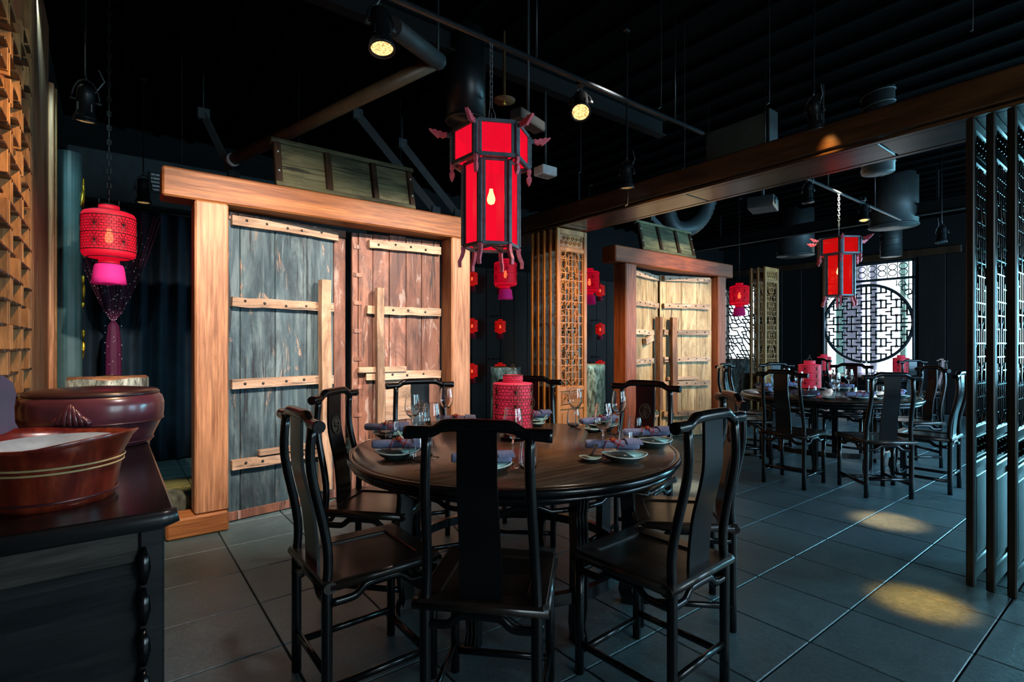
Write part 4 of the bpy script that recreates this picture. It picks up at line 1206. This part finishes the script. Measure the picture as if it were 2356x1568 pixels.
def table_lantern(p, label, z=ZT, wire='wire_bronze', grp='red lanterns standing on the tables'):
    t = thing('table_lantern', label, 'lantern', (p.x, p.y, z), 0, grp)
    sh = MB().lathe([(.040, .066), (.112, .064), (.1145, .072), (.1145, .312), (.112, .320), (.062, .326), (.058, .326)], 48).build('shade', 'silk_table', t)
    tag(net_wires(.1152, .072, .312, 13, 30, 6, (.115, .195, .275), .046, .0014).build('wire_net', wire, sh), kind='stuff')
    nk = MB().lathe([(.058, .324), (.058, .366), (.054, .366), (.054, .324)], 30).build('neck', 'silk_table', t)
    tag(net_wires(.0588, .326, .364, 3, 20, 0, (), .03, .0009).build('wire_net', wire, nk), kind='stuff')
    h = MB()
    for r_, z_ in ((.1155, .072), (.1155, .150), (.1155, .232), (.1155, .312), (.0590, .326), (.0590, .366)):
        h.tube([(r_ * math.cos(a_), r_ * math.sin(a_), z_) for a_ in [2 * PI * k / 36 for k in range(36)]], .0020, 5, closed=True)
    tag(h.build('hoop', wire, t), kind='stuff')
    hd = MB()
    for s_ in (-1, 1):
        hd.tube([(s_ * .054, 0, .362), (s_ * .046, 0, .385), (s_ * .02, 0, .392), (s_ * .012, 0, .398), (0, 0, .410)], .0022, 5)
    hd.tube([(.010 * math.cos(a_), 0, .418 + .010 * math.sin(a_)) for a_ in [2 * PI * k / 12 for k in range(12)]], .0018, 5, closed=True)
    hd.build('handle', wire, t)
    st = MB(); st.lathe([(.070, .0), (.078, .006), (.078, .018), (.062, .024), (.058, .040), (.064, .056), (.095, .062), (.095, .068), (.0001, .068)], 32); st.build('stand', 'lacquer', t)
    return t
table_lantern(P_z(1180, 1008, ZT), 'pinkish red cylindrical lantern in the middle of the near table')
q = P_z(1897, 905, ZT)
table_lantern(Vector((TB2.x - .02, TB2.y + .16, 0)), 'red cylindrical lantern in the middle of the far round table')
e_ = P_X(1896, 830, 10.6); table_lantern(e_, 'dim red lantern in front of the left edge of the round window', ZT)
e2 = P_X(2073, 825, 10.7); table_lantern(e2, 'dim red lantern in front of the lower right of the round window', ZT)
point('lantern_bulb', (TB2.x - .02, TB2.y + .16, ZT + .2), 1.5, (1, .2, .15), .02)

# ------------------------------------------------------------------ sideboard and tubs
ZS = .85
def sideboard():
    t = thing('sideboard', 'black lacquered sideboard with a worn top edge at the left, carrying two red tubs', 'sideboard', (0, 0, 0))
    xa, xb, ya, yb = X0 + .01, .140, 1.700, 3.36
    m = MB(); m.box(((xa + xb) / 2, (ya + yb) / 2, ZS - .014), (xb - xa, yb - ya, .028), .010)
    m.build('top', 'lacquer', t)
    # overhanging rounded end lip
    e = MB(); e.tube([(xa, ya + .012, ZS - .026), (xb - .03, ya + .012, ZS - .026), (xb + .008, ya + .010, ZS - .018)], [.026, .026, .020], 10, flat=(.8, 1)); e.build('end_lip', 'side_wood', t)
    z1 = ZS - .05
    for x in (xb - .052, xa + .04):
        for y in (ya + .05, yb - .06):
            m = MB(); m.box((x, y, z1 / 2), (.058, .058, z1), .006)
            m.build('leg', 'side_wood', t)
    x = xb - .052
    sc = MB()
    for k in range(6):
        z = z1 - .10 - k * .11
        sc.tube([(x - .018, ya + .026, z + .055), (x - .018, ya + .012, z + .03), (x - .018, ya + .008, z), (x - .018, ya + .020, z - .045)], [.005, .011, .013, .006], 8, flat=(1.3, 1))
    sc.build('scalloped_edging', 'lacquer', t)
    MB().box(((xa + xb) / 2 - .02, ya + .045, z1 - .045), (xb - xa - .10, .03, .09), .006).build('end_apron', 'side_worn_lit', t)
    ap = MB(); pts = [(-.16, .0), (-.155, -.02), (-.10, -.032), (.0, -.036), (.06, -.028), (.09, -.005), (.085, .02), (.0, .012), (-.10, .008)]
    MB().box(((xa + xb) / 2 - .02, ya + .055, z1 - .27), (xb - xa - .10, .02, .37), .004).build('end_panel', 'side_wood', t)
    for z in (z1 - .46,): MB().box(((xa + xb) / 2 - .02, ya + .045, z), (xb - xa - .10, .04, .04), .006).build('end_rail', 'side_wood', t)
    br = MB(); br.prism([(xa + .07, z1 - .48), (xb - .08, z1 - .48), (xb - .08, z1 - .56), (xb - .12, z1 - .56), (xb - .14, z1 - .53), (xa + .14, z1 - .52), (xa + .07, z1 - .56)], ya + .04, ya + .055)
    br.build('apron', 'side_wood', t, recalc=True)
    # long side with two doors
    for k in range(2):
        y0_ = ya + .10 + k * .75
        d = MB().box((xb - .05, y0_ + .36, z1 - .27), (.022, .72, .50), .006).build('door', 'side_wood', t)
        MB().tube([(xb - .035, y0_ + (.66 if k == 0 else .06), z1 - .30), (xb - .015, y0_ + (.66 if k == 0 else .06), z1 - .30)], .012, 8).build('knob', 'bead_gold', d)
    MB().box(((xa + xb) / 2, yb - .05, z1 - .27), (xb - xa - .08, .02, .5), .004).build('back_panel', 'side_wood', t)
    MB().box((xb - .05, (ya + yb) / 2, z1 - .04), (.024, yb - ya - .12, .08), .004).build('rail', 'side_wood', t)
sideboard()

def front_tub():
    c = Vector((-.125, 2.01, ZS))
    t = thing('foot_tub', 'red lacquered oval tub with a tall handle board and a silver basin inside', 'tub', c, CR)
    sx, sy = .93, .98
    flare = lambda p, a_: (p[0], p[1], p[2] + .045 * max(0, abs(math.cos(a_)) - .45) * (p[2] > .12) * (p[2] - .10) / .09)
    m = MB(); m.lathe([(.142, 0), (.146, .018), (.160, .09), (.168, .125), (.190, .162), (.206, .176), (.201, .178), (.184, .160), (.162, .125), (.150, .06), (.0001, .055)], 48, sx=sx, sy=sy, fn=flare)
    m.build('body', 'tub_wood', t)
    for z, r_, nm in ((.022, .150, 'base_hoop'), (.118, .1685, 'rope_hoop'), (.104, .1655, 'rope_hoop')):
        h = MB(); h.tube([(r_ * math.cos(a_) * sx, r_ * math.sin(a_) * sy, z - (.016 * max(0, -math.cos(a_)) if nm == 'rope_hoop' and z < .11 else 0)) for a_ in [2 * PI * k / 60 for k in range(60)]], .0032, 6, closed=True)
        h.build(nm, 'rope' if nm == 'rope_hoop' else 'plum_wood', t)
    # tall ear at the left end
    n = 20; ear = [(-.085, .10), (-.080, .20), (-.062, .25)] 
    prof = [(-.075, .09), (-.078, .19), (-.062, .225), (-.066, .27), (-.078, .31), (-.070, .345), (-.042, .368), (0, .376), (.042, .368), (.070, .345), (.078, .31), (.066, .27), (.062, .225), (.078, .19), (.075, .09)]
    e = MB(); e.prism(prof, -.198, -.165, RY(R(-7)) @ T(.012, 0, .012), plane='YZ'); e.build('handle_board', 'ear_wood', t, recalc=True)
    s_ = MB(); s_.lathe([(.0001, .108), (.10, .110), (.140, .130), (.166, .158), (.169, .161), (.163, .163), (.136, .140), (.098, .120), (.0001, .117)], 44, sx=sx, sy=sy, M=T(-.012, 0, .006)); s_.build('silver_basin', 'silver', t)
front_tub()
def drum_box():
    c = P_z(212, 1000, ZS); c = Vector((-.062, 3.04, ZS))
    t = thing('drum_box', 'wide low red lacquered drum box with a dark lid, behind the front tub', 'box', c, CR)
    sx, sy = .93, .80
    m = MB(); m.lathe([(.235, 0), (.245, .004), (.262, .05), (.290, .105), (.296, .112), (.300, .150), (.300, .185), (.292, .212), (.276, .228), (.27, .23), (.0001, .23)], 56, sx=sx, sy=sy); m.build('body', 'plum_lacquer', t)
    l = MB(); l.lathe([(.279, .226), (.281, .234), (.268, .246), (.15, .256), (.0001, .258)], 56, sx=sx, sy=sy); l.build('lid', 'lid_lacquer', t)
    for z, r_ in ((.110, .2955), (.018, .251)):
        h = MB(); h.tube([(r_ * math.cos(a_) * sx, r_ * math.sin(a_) * sy, z) for a_ in [2 * PI * k / 60 for k in range(60)]], .0045, 6, closed=True); h.build('hoop', 'plum_wood', t)
    a0 = R(-72); f = MB()
    for k in range(7):
        u = (k - 3) / 3; a_ = a0 + u * .235; hh = .088 * math.sqrt(max(.05, 1 - (u * .85) ** 2))
        pts = []
        for i in range(6):
            s_ = i / 5; aa = a0 + u * .235 * (1 - .75 * s_ ** 1.5); rr_ = .300 if s_ < .75 else .296
            pts.append((rr_ * math.cos(aa) * sx, rr_ * math.sin(aa) * sy, .116 + hh * s_))
        f.tube(pts, [.012, .014, .014, .012, .009, .004], 8)
    f.build('fluted_handle', 'plum_lacquer', t)
drum_box()

# ------------------------------------------------------------------ bark pedestals, boulder, curtain, net
def stump(p, r_, h_, label):
    t = thing('bark_pedestal', label, 'pedestal', (p.x, p.y, 0), 0, 'bark pedestals below the red lanterns')
    rnd = random.Random(int(p.x * 77)); ph = [rnd.uniform(0, 6) for _ in range(4)]
    fn = lambda q, a_: (q[0] * (1 + .035 * math.sin(3 * a_ + ph[0]) + .02 * math.sin(7 * a_ + ph[1] + q[2] * 3) + .012 * math.sin(15 * a_ + ph[2])), q[1] * (1 + .035 * math.sin(3 * a_ + ph[0]) + .02 * math.sin(7 * a_ + ph[1] + q[2] * 3) + .012 * math.sin(15 * a_ + ph[2])), q[2] + .006 * math.sin(5 * a_) * (q[2] > .8))
    prof = [(r_ * (1.08 - .10 * k / 10), h_ * k / 10) for k in range(11)]
    MB().lathe(prof, 44, fn=fn).build('trunk', 'bark', t)
    MB().lathe([(r_ * .955, h_ - .004), (r_ * .955, h_ + .006), (.0001, h_ + .008)], 44, fn=fn).build('cut_top', 'bar_brown', t)
stump(Vector((pL[0].x, pL[0].y, 0)), .232, 1.07, 'pale bark pedestal behind the drum box, under the lantern at the left')
stump(Vector((pL[1].x, pL[1].y, 0)), .20, 1.00, 'bark pedestal behind the near table, left of the golden screens')
stump(Vector((pL[2].x + .06, pL[2].y, 0)), .19, 1.00, 'pale bark pedestal just right of the foremost golden screen')
stump(Vector((pL[3].x, pL[3].y, 0)), .225, 1.06, 'bark pedestal right of the farther gate, beside the far round table')
def boulder():
    m = MB(); rnd = random.Random(4); n = 14; vs = []
    def fn(q, a_):
        k = 1 + .16 * math.sin(3 * a_ + q[2] * 20) + .10 * math.sin(7 * a_ + 2 + q[2] * 31) + .06 * math.sin(13 * a_ + q[2] * 55)
        return (q[0] * k, q[1] * k, q[2] * (1 + .10 * math.sin(5 * a_)))
    m.lathe([(.10, 0), (.125, .04), (.13, .09), (.115, .15), (.08, .20), (.03, .225), (.0001, .228)], 36, fn=fn)
    tag(m.build('boulder', 'rock', None, (.36, 4.52, 0)), 'rough dark rock with pale lichen behind the left post of the nearer gate', 'rock')
boulder()
def curtain():
    m = MB(); xa, xb, y, z0, z1 = X0 + .02, 1.75, 7.02, .02, 2.76; n = 150; vs = []; fs = []
    rows = 6
    for j in range(rows + 1):
        z = z0 + (z1 - z0) * j / rows
        for i in range(n + 1):
            x = xa + (xb - xa) * i / n
            vs.append((x, y + (.045 + .01 * j / rows) * math.sin(i * .52 + .25 * math.sin(j)) + .02 * math.sin(i * .17), z))
    for j in range(rows):
        for i in range(n): fs.append((j * (n + 1) + i, j * (n + 1) + i + 1, (j + 1) * (n + 1) + i + 1, (j + 1) * (n + 1) + i))
    m.add(vs, fs, True)
    t = thing('curtain', 'dark blue floor-length curtain hanging in folds behind the lantern at the left', 'curtain', (0, 0, 0))
    o = m.build('cloth', 'curtain_blue', t)
    sd = o.modifiers.new('thick', 'SOLIDIFY'); sd.thickness = .004
    MB().tube([(xa, y, z1 + .015), (xb, y, z1 + .015)], .018, 10).build('curtain_rod', 'fixture_black', t)
curtain()
def net():
    g = P_d(261, 742, 5.15); t = thing('sequin_net', 'plum sequined net gathered into a tail before the dark blue curtain', 'net', (g.x, g.y, 0))
    rnd = random.Random(9); m = MB(); sq = MB()
    top = 2.62
    for k in range(64):
        a_ = 2 * PI * k / 64 + rnd.uniform(-.05, .05); rr_ = rnd.uniform(.22, .40) if k % 2 else .40
        x1, y1 = rr_ * math.cos(a_), rr_ * .55 * math.sin(a_)
        pts = []
        for i in range(9):
            s_ = i / 8; f = s_ ** .85
            pts.append((x1 * f, y1 * f, g.z + (top - g.z) * s_ ** 1.15))
        m.tube(pts, .0022, 4, cap=False)
        for q in range(3):
            i = rnd.randint(0, 6); u = rnd.random(); a3, b3 = Vector(pts[i]), Vector(pts[i + 1]); sq.ball(a3 + (b3 - a3) * u, .0065, 5)
        # meshes of the net
        if k % 2 == 0:
            for i in range(1, 8, 2):
                a2 = a_ + 2 * PI / 32; f = (i / 8) ** .85
                m.tube([pts[i], (rr_ * math.cos(a2) * f, rr_ * .55 * math.sin(a2) * f, pts[i][2] + .02)], .0014, 3, cap=False)
    m.build('gauze', 'net_plum', t)
    tl = MB(); tl.lathe([(.016, g.z + .02), (.045, g.z - .03), (.062, g.z - .2), (.066, .62), (.060, .10), (.0001, .08)], 26, fn=lambda p, a_: (p[0] * (1 + .10 * math.sin(9 * a_)), p[1] * (1 + .10 * math.sin(9 * a_)), p[2])); tl.build('tail', 'net_plum', t)
    for q in range(46):
        a_ = rnd.uniform(0, 6.28); z = rnd.uniform(.5, g.z - .03); r_ = .066; sq.ball((r_ * math.cos(a_), r_ * math.sin(a_), z), .0048, 5)
    tag(sq.build('sequin', 'sequin', t), kind='stuff')
net()

# ------------------------------------------------------------------ spot fixtures
def fixture(p, target, s, lens, label, top, grp='black can spotlights'):
    t = thing('can_spotlight', label, 'spotlight', p, 0, grp)
    M = (Vector(target) - Vector(p)).to_track_quat('-Z', 'Y').to_matrix().to_4x4() @ Matrix.Scale(s, 4)
    b = MB(); b.lathe([(.0001, .118), (.034, .116), (.040, .105), (.046, .10), (.048, .06), (.048, -.055), (.052, -.058), (.053, -.070), (.060, -.073), (.062, -.082), (.062, -.096), (.066, -.098), (.066, -.108), (.056, -.108), (.056, -.095), (.0001, -.094)], 28, M)
    for k in range(4): b.box((.049 * math.cos(k * PI / 2 + .6), .049 * math.sin(k * PI / 2 + .6), -.02), (.010, .010, .05), .002, M)
    b.build('body', 'fixture_black', t)
    l = MB(); l.lathe([(.0545, -.098), (.045, -.106), (.025, -.110), (.0001, -.111)], 28, M); l.build('lens', lens, t)
    y = MB()
    pts = [M @ Vector((.070 * math.cos(a_), 0, .02 + .13 * math.sin(a_))) for a_ in [PI * k / 12 for k in range(13)]]
    y.tube(pts, .005 * s, 6); y.build('yoke', 'fixture_black', t)
    for sg in (-1, 1): MB().tube([M @ Vector((sg * .05, 0, .02)), M @ Vector((sg * .080, 0, .02))], .007 * s, 8).build('knob', 'steel_grey', t)
    apex = M @ Vector((0, 0, .15)); zt = top - p.z
    st = MB(); st.tube([apex, (apex.x * .5, apex.y * .5, apex.z + .03), (apex.x * .5, apex.y * .5, max(zt, apex.z + .04))], .006, 7); st.box((apex.x * .5, apex.y * .5, max(zt, apex.z + .04)), (.05, .035, .035), .004)
    st.build('stem', 'fixture_black', t)
    cb = MB(); q = M @ Vector((.045, .0, .08)); cb.tube([q, q + Vector((.05, 0, .09)) * s, q + Vector((.02, 0, .16)) * s], .004 * s, 5); cb.build('cable', 'stem_wire', t)
    return t
fixture(P_d(876, 70, 2.60), P_d(925, 760, 2.35), 1.0, 'lens_lit', 'can spotlight with a big lit lens, topmost, above the nearer gate', ZC)
fixture(P_d(197, 240, 3.2), P_d(190, 700, 3.4), .95, 'lens_dim', 'black can spotlight high at the left, before the grey wall band', ZC)
fixture(P_d(330, 440, 4.8), P_d(335, 900, 4.85), .98, 'lens_dim', 'small black can spotlight left of the lintel of the nearer gate', ZC)
fixture(P_Y(1336, 240, 2.24), cw(.2, 1.6, .8), .92, 'lens_lit', 'can spotlight with a round lit lens right of the near palace lantern', TRZ)
fixture(P_d(1442, 406, 4.05), P_d(1450, 900, 4.2), .82, 'lens_dim', 'small black can spotlight just above the left part of the beam', ZC)
fixture(P_d(1874, 266, 3.28), P_d(1905, 620, 3.45), .78, 'lens_off', 'black can spotlight hanging before the middle of the beam', ZC)
fixture(P_Y(1859, 446, 2.24), P_d(1870, 900, 5.1), .80, 'lens_off', 'black can spotlight at the near end of the far track', TRZ)
fixture(P_Y(1988, 490, 2.24), P_d(1985, 900, 5.6), .82, 'lens_lit', 'black can spotlight with a lit lens on the far track', TRZ)
fixture(P_d(2166, 540, 5.6), P_d(2150, 900, 5.4), .80, 'lens_off', 'black can spotlight in the dark at the right, near the black screens', ZC)
# warm pools on the floor, thrown by lamps hanging above them
for (px, py, pw, an) in ((2045, 1198, 1900, 10.5), (2118, 1385, 1700, 9.5), (1572, 1116, 900, 12), (388, 1118, 500, 13), (376, 1042, 500, 13)):
    f_ = P_z(px, py); s_ = Vector((f_.x + .15, f_.y - .35, 2.95))
    if px > 1000: spot('spot_light', s_, f_, pw, an, 1, ((1, .42, .075) if py > 1300 else (1, .50, .22)) if px > 2000 else (1, .66, .42), .05)
    else: spot('spot_light', Vector((f_.x + .3, f_.y + .2, 2.6)), f_, pw, an, 1, (1, .52, .14), .05)
# accents: fretwork from the left front, beam patch, couplet board
spot('spot_light', (.35, 2.6, 2.9), (-.40, 3.3, 1.6), 170, 75, .9, (1, .62, .28), .04)
spot('spot_light', (-.33, 4.05, 3.35), (-.34, 5.35, 1.7), 150, 60, .9, (.50, .95, 1), .03)  # added teal spot without a known source, brightens the couplet board
spot('spot_light', (5.30, 4.70, 2.95), (5.80, 5.52, .70), 420, 30, .9, (.70, 1, .92), .04)  # added cool spot, no lamp known here, brightens the pedestal right of the screens
spot('spot_light', (3.55, 4.85, 2.95), (4.18, 5.58, .8), 150, 30, .9, (.70, 1, .95), .04)  # likewise added, brightens the pedestal left of the golden screens
spot('spot_light', P_d(1893, 290, 3.3), P_X(1905, 345, 3.66), 16, 50, 1, (1, .55, .15), .03)
spot('spot_light', (.75, 1.6, 2.7), (-.08, 2.4, .95), 120, 50, .9, (1, .78, .74), .05)

# ------------------------------------------------------------------ services under the ceiling
def pipe(pts, r_, mat, name, label, cat, n=14):
    o = MB().tube(pts, r_, n).build(name, mat); tag(o, label, cat); return o
def curve(pts, k=5):
    out = []; pts = [Vector(p) for p in pts]
    for i in range(len(pts) - 1):
        p0, p1, p2, p3 = pts[max(0, i - 1)], pts[i], pts[i + 1], pts[min(len(pts) - 1, i + 2)]
        for q in range(k):
            t = q / k; out.append(.5 * ((2 * p1) + (-p0 + p2) * t + (2 * p0 - 5 * p1 + 4 * p2 - p3) * t * t + (-p0 + 3 * p1 - 3 * p2 + p3) * t ** 3))
    out.append(pts[-1]); return out
a_, b_, c_ = P_d(535, 368, 4.6), P_d(1008, 140, 3.7), P_d(905, 62, 3.1)
t = thing('overhead_pipe', 'thick brown pipe slanting down above the nearer gate, white collar at its low end', 'pipe', a_)
MB().tube([(0, 0, 0), b_ - a_], .050, 16).build('pipe', 'brown_pipe', t)
MB().tube([b_ - a_ + (b_ - a_).normalized() * .0, c_ - a_], .058, 16).build('bend', 'steel_grey', t)
MB().ball(b_ - a_, .060, 16).build('elbow', 'steel_grey', t)
dr = (b_ - a_).normalized(); MB().tube([-dr * .02, dr * .02], .056, 20).build('collar', 'cap_white', t)
MB().tube([b_ - a_, (b_.x - a_.x, b_.y - a_.y, ZC - a_.z)], .008, 6).build('hanger', 'steel_grey', t)
# steel braces
def brace(p, q, wd, label):
    d = Vector(q) - Vector(p); m = MB(); m.strip([(0, 0, 0), d], wd, .035, side=d.cross(Vector((CA, SA, 0))).normalized())
    m.box((0, 0, 0), (.10, .05, .10), .006); m.box(tuple(d), (.10, .05, .10), .006); m.tube([(0, 0, 0), (0, 0, ZC - p.z)], .005, 6)
    o = m.build('steel_brace', 'steel_grey', None, p, recalc=True); tag(o, label, 'brace')
brace(P_d(822, 262, 5.0), P_d(1002, 486, 5.4), .075, 'grey steel brace slanting down towards the lintel, left of the palace lantern')
brace(P_d(925, 330, 5.6), P_d(1052, 492, 5.9), .075, 'darker steel brace parallel behind the first, just left of the palace lantern')
brace(P_d(468, 262, 4.7), P_d(537, 405, 4.8), .055, 'short dark steel brace by the white pipe collar')
brace(P_d(1500, 500, 7.6), P_d(1590, 590, 7.8), .06, 'steel brace slanting behind the plank panel of the farther gate')
def wire(px, y0, y1, d, label, hook=True):
    a_ = P_d(px, y0, d); b_ = P_d(px + 2, y1, d); h = a_.z - b_.z
    m = MB(); m.tube([(0, 0, 0), (.004, 0, h * .5), (0, 0, max(h, ZC - b_.z))], .0024, 5)
    if hook: m.tube([(0, 0, 0), (-.018, .004, -.012), (-.03, 0, -.02)], .004, 5)
    tag(m.build('hanging_wire', 'wire_dark', None, b_), label, 'wire', 'loose hanging wires')
for px, y0, y1, d, lb in ((1519, 120, 246, 3.6, 'thin bright wire hanging right of the near track, ending above the beam'),
                          (1768, 150, 236, 3.6, 'thin bright wire hanging above the middle of the beam'),
                          (2236, 0, 68, 2.6, 'thin bright wire hanging at the top right corner'),
                          (416, 250, 388, 4.4, 'thin grey wire hanging above the left end of the near lintel'),
                          (685, 310, 378, 4.7, 'thin grey wire hanging above the plank panel of the nearer gate'),
                          (1573, 255, 385, 4.0, 'twisted bright wire hanging at the right end of the near track'),
                          (1334, 325, 395, 5.0, 'thin wire hanging right of the palace lantern'),
                          (1442, 435, 470, 4.3, 'short wire hanging below the small spotlight on the beam'),
                          (1628, 340, 372, 5.2, 'thin wire hanging behind the beam'),
                          (920, 400, 470, 5.2, 'thin grey wire at the right end of the plank panel on the near lintel')):
    wire(px, y0, y1, d, lb)
def spiral_duct(p, r_, z0, z1, label, ridges=True, mat='duct_metal'):
    t = thing('ceiling_duct', label, 'duct', (p.x, p.y, 0))
    MB().lathe([(r_, z0), (r_, z1)], 36).build('tube', mat, t)
    if ridges:
        m = MB(); n = int((z1 - z0) / .11); pts = []
        for i in range(n * 24 + 1):
            a2 = 2 * PI * i / 24; pts.append(((r_ + .002) * math.cos(a2), (r_ + .002) * math.sin(a2), z0 + (z1 - z0) * i / (n * 24)))
        m.tube(pts, .007, 5); m.build('seam', mat, t)
    else:
        MB().tube([(r_ * math.cos(a2), r_ * math.sin(a2), z0 + .01) for a2 in [2 * PI * k / 36 for k in range(36)]], .012, 6, closed=True).build('rim', mat, t)
spiral_duct(P_d(2020, 200, 5.0), .135, 2.95, ZC, 'ribbed grey spiral duct dropping from the ceiling behind the beam')
spiral_duct(P_d(2055, 430, 7.6), .30, 3.02, ZC, 'wide plain grey duct drum above the far round table', False)
spiral_duct(P_d(2050, 560, 9.2), .16, 2.86, 3.55, 'short ribbed duct below the wide drum near the end wall')
spiral_duct(P_d(1072, 180, 4.1), .155, 3.05, ZC, 'wide black can hanging from the ceiling behind the palace lantern', False, 'fixture_black')
spiral_duct(P_d(1830, 580, 9.5), .30, 2.92, ZC, 'wide shallow grey drum near the end wall, above the brown screens', False)
def flex(pts, r_, label):
    t = thing('flexible_duct', label, 'duct', pts[0]); p0 = Vector(pts[0]); cp = curve([Vector(p) - p0 for p in pts], 14)
    MB().tube(cp, [r_ * (1.0 if i % 2 else .90) for i in range(len(cp))], 18).build('hose', 'duct_metal', t)
flex([P_d(1520, 420, 8.0), P_d(1545, 515, 8.0), P_d(1585, 524, 8.1), P_d(1620, 490, 8.3), P_d(1640, 420, 8.3)], .13, 'curved ribbed flexible duct above the farther gate')
flex([P_d(1990, 380, 9.0), P_d(2035, 440, 9.0), P_d(2060, 480, 9.0), P_d(2050, 520, 9.0)], .13, 'curved ribbed duct end hanging below the wide drum')
# steel joists
for x, y, z, L_, ax, lb in ((5.3, 2.1, 3.12, 9.2, 'Y', 'black steel joist running over the second dining area'), (9.0, 2.1, 3.20, 9.2, 'Y', 'black steel joist running near the end wall'),
                            (2.2, 3.45, 3.62, 5.0, 'X', 'black steel joist running above the nearer gate')):
    m = MB(); s_ = (.10, L_, .014) if ax == 'Y' else (L_, .10, .014); s2 = (.012, L_, .16) if ax == 'Y' else (L_, .012, .16)
    for dz in (-.08, .08): m.box((0, 0, dz), s_, .002)
    m.box((0, 0, 0), s2, .002)
    for e in (-.35, 0, .35): m.box((0 if ax == 'Y' else e * L_, e * L_ if ax == 'Y' else 0, (ZC - z + .08) / 2), (.03, .03, ZC - z - .08), .002)
    tag(m.build('steel_joist', 'joist_black', None, (x, y, z)), lb, 'joist')
# square duct box and small boxes
def box_thing(name, p, s_, mat, label, cat, rz=0, extra=None):
    t = thing(name, label, cat, p, rz); MB().box((0, 0, 0), s_, .008).build('housing', mat, t)
    if extra: extra(t)
    return t
def grille(t):
    MB().tube([(0, 0, .03), (0, 0, ZC - t.location.z)], .010, 6).build('mount', 'steel_grey', t)
    g = MB()
    for i in range(7):
        for j in range(4): g.lathe([(.006, -.001), (.006, .001)], 6, T(-.06 + .02 * i, -.03 + .02 * j, -.042))
    tag(g.build('grille', 'fixture_black', t), kind='stuff')
box_thing('ceiling_speaker', P_d(1255, 395, 4.6), (.17, .13, .08), 'cap_white', 'small light grey box speaker right of the palace lantern', 'speaker', 0, grille)
def led(t): MB().tube([(0, 0, .03), (0, 0, ZC - t.location.z)], .010, 6).build('mount', 'steel_grey', t); MB().box((-.10, -.04, -.03), (.012, .012, .012), .002).build('indicator', 'lens_off', t)
box_thing('exit_light', P_d(1215, 278, 3.6), (.30, .10, .07), 'steel_grey', 'grey metal box lamp behind the top of the palace lantern', 'lamp', .3, led)
box_thing('junction_duct', P_d(1700, 320, 4.8), (.12, .60, .28), 'duct_metal', 'short square grey duct end just above the beam', 'duct', 0, lambda t: MB().box((0, -.31, 0), (.15, .02, .31), .004).build('flange', 'duct_metal', t))
box_thing('projector', P_d(1755, 470, 6.0), (.34, .28, .13), 'steel_grey', 'grey ceiling projector under the beam above the far table', 'projector', .3, lambda t: (MB().tube([(0, 0, .06), (0, 0, .9)], .018, 8).build('mount', 'steel_grey', t), MB().tube([(-.1, -.14, 0), (-.1, -.16, 0)], .04, 12).build('lens', 'lens_off', t)))
box_thing('air_grille', P_Y(388, 425, Y1 - .515), (.36, .03, .22), 'steel_grey', 'slatted air grille on the grey wall band left of the lintel', 'grille', 0, lambda t: [MB().box((0, -.02, -.08 + .04 * k), (.32, .012, .02), .003).build('slat', 'cap_white', t) for k in range(5)])
sp = P_d(1160, 232, 4.0)
t = thing('sprinkler', 'flat round ceiling disc with a small nozzle behind the lantern chain', 'sprinkler', sp)
MB().lathe([(.085, 0), (.085, .006), (.012, .02), (.010, ZC - sp.z), (.0001, ZC - sp.z)], 28).build('disc', 'brown_pipe', t)
MB().lathe([(.0001, -.03), (.014, -.026), (.006, -.015), (.010, 0)], 12).build('nozzle', 'bead_gold', t)
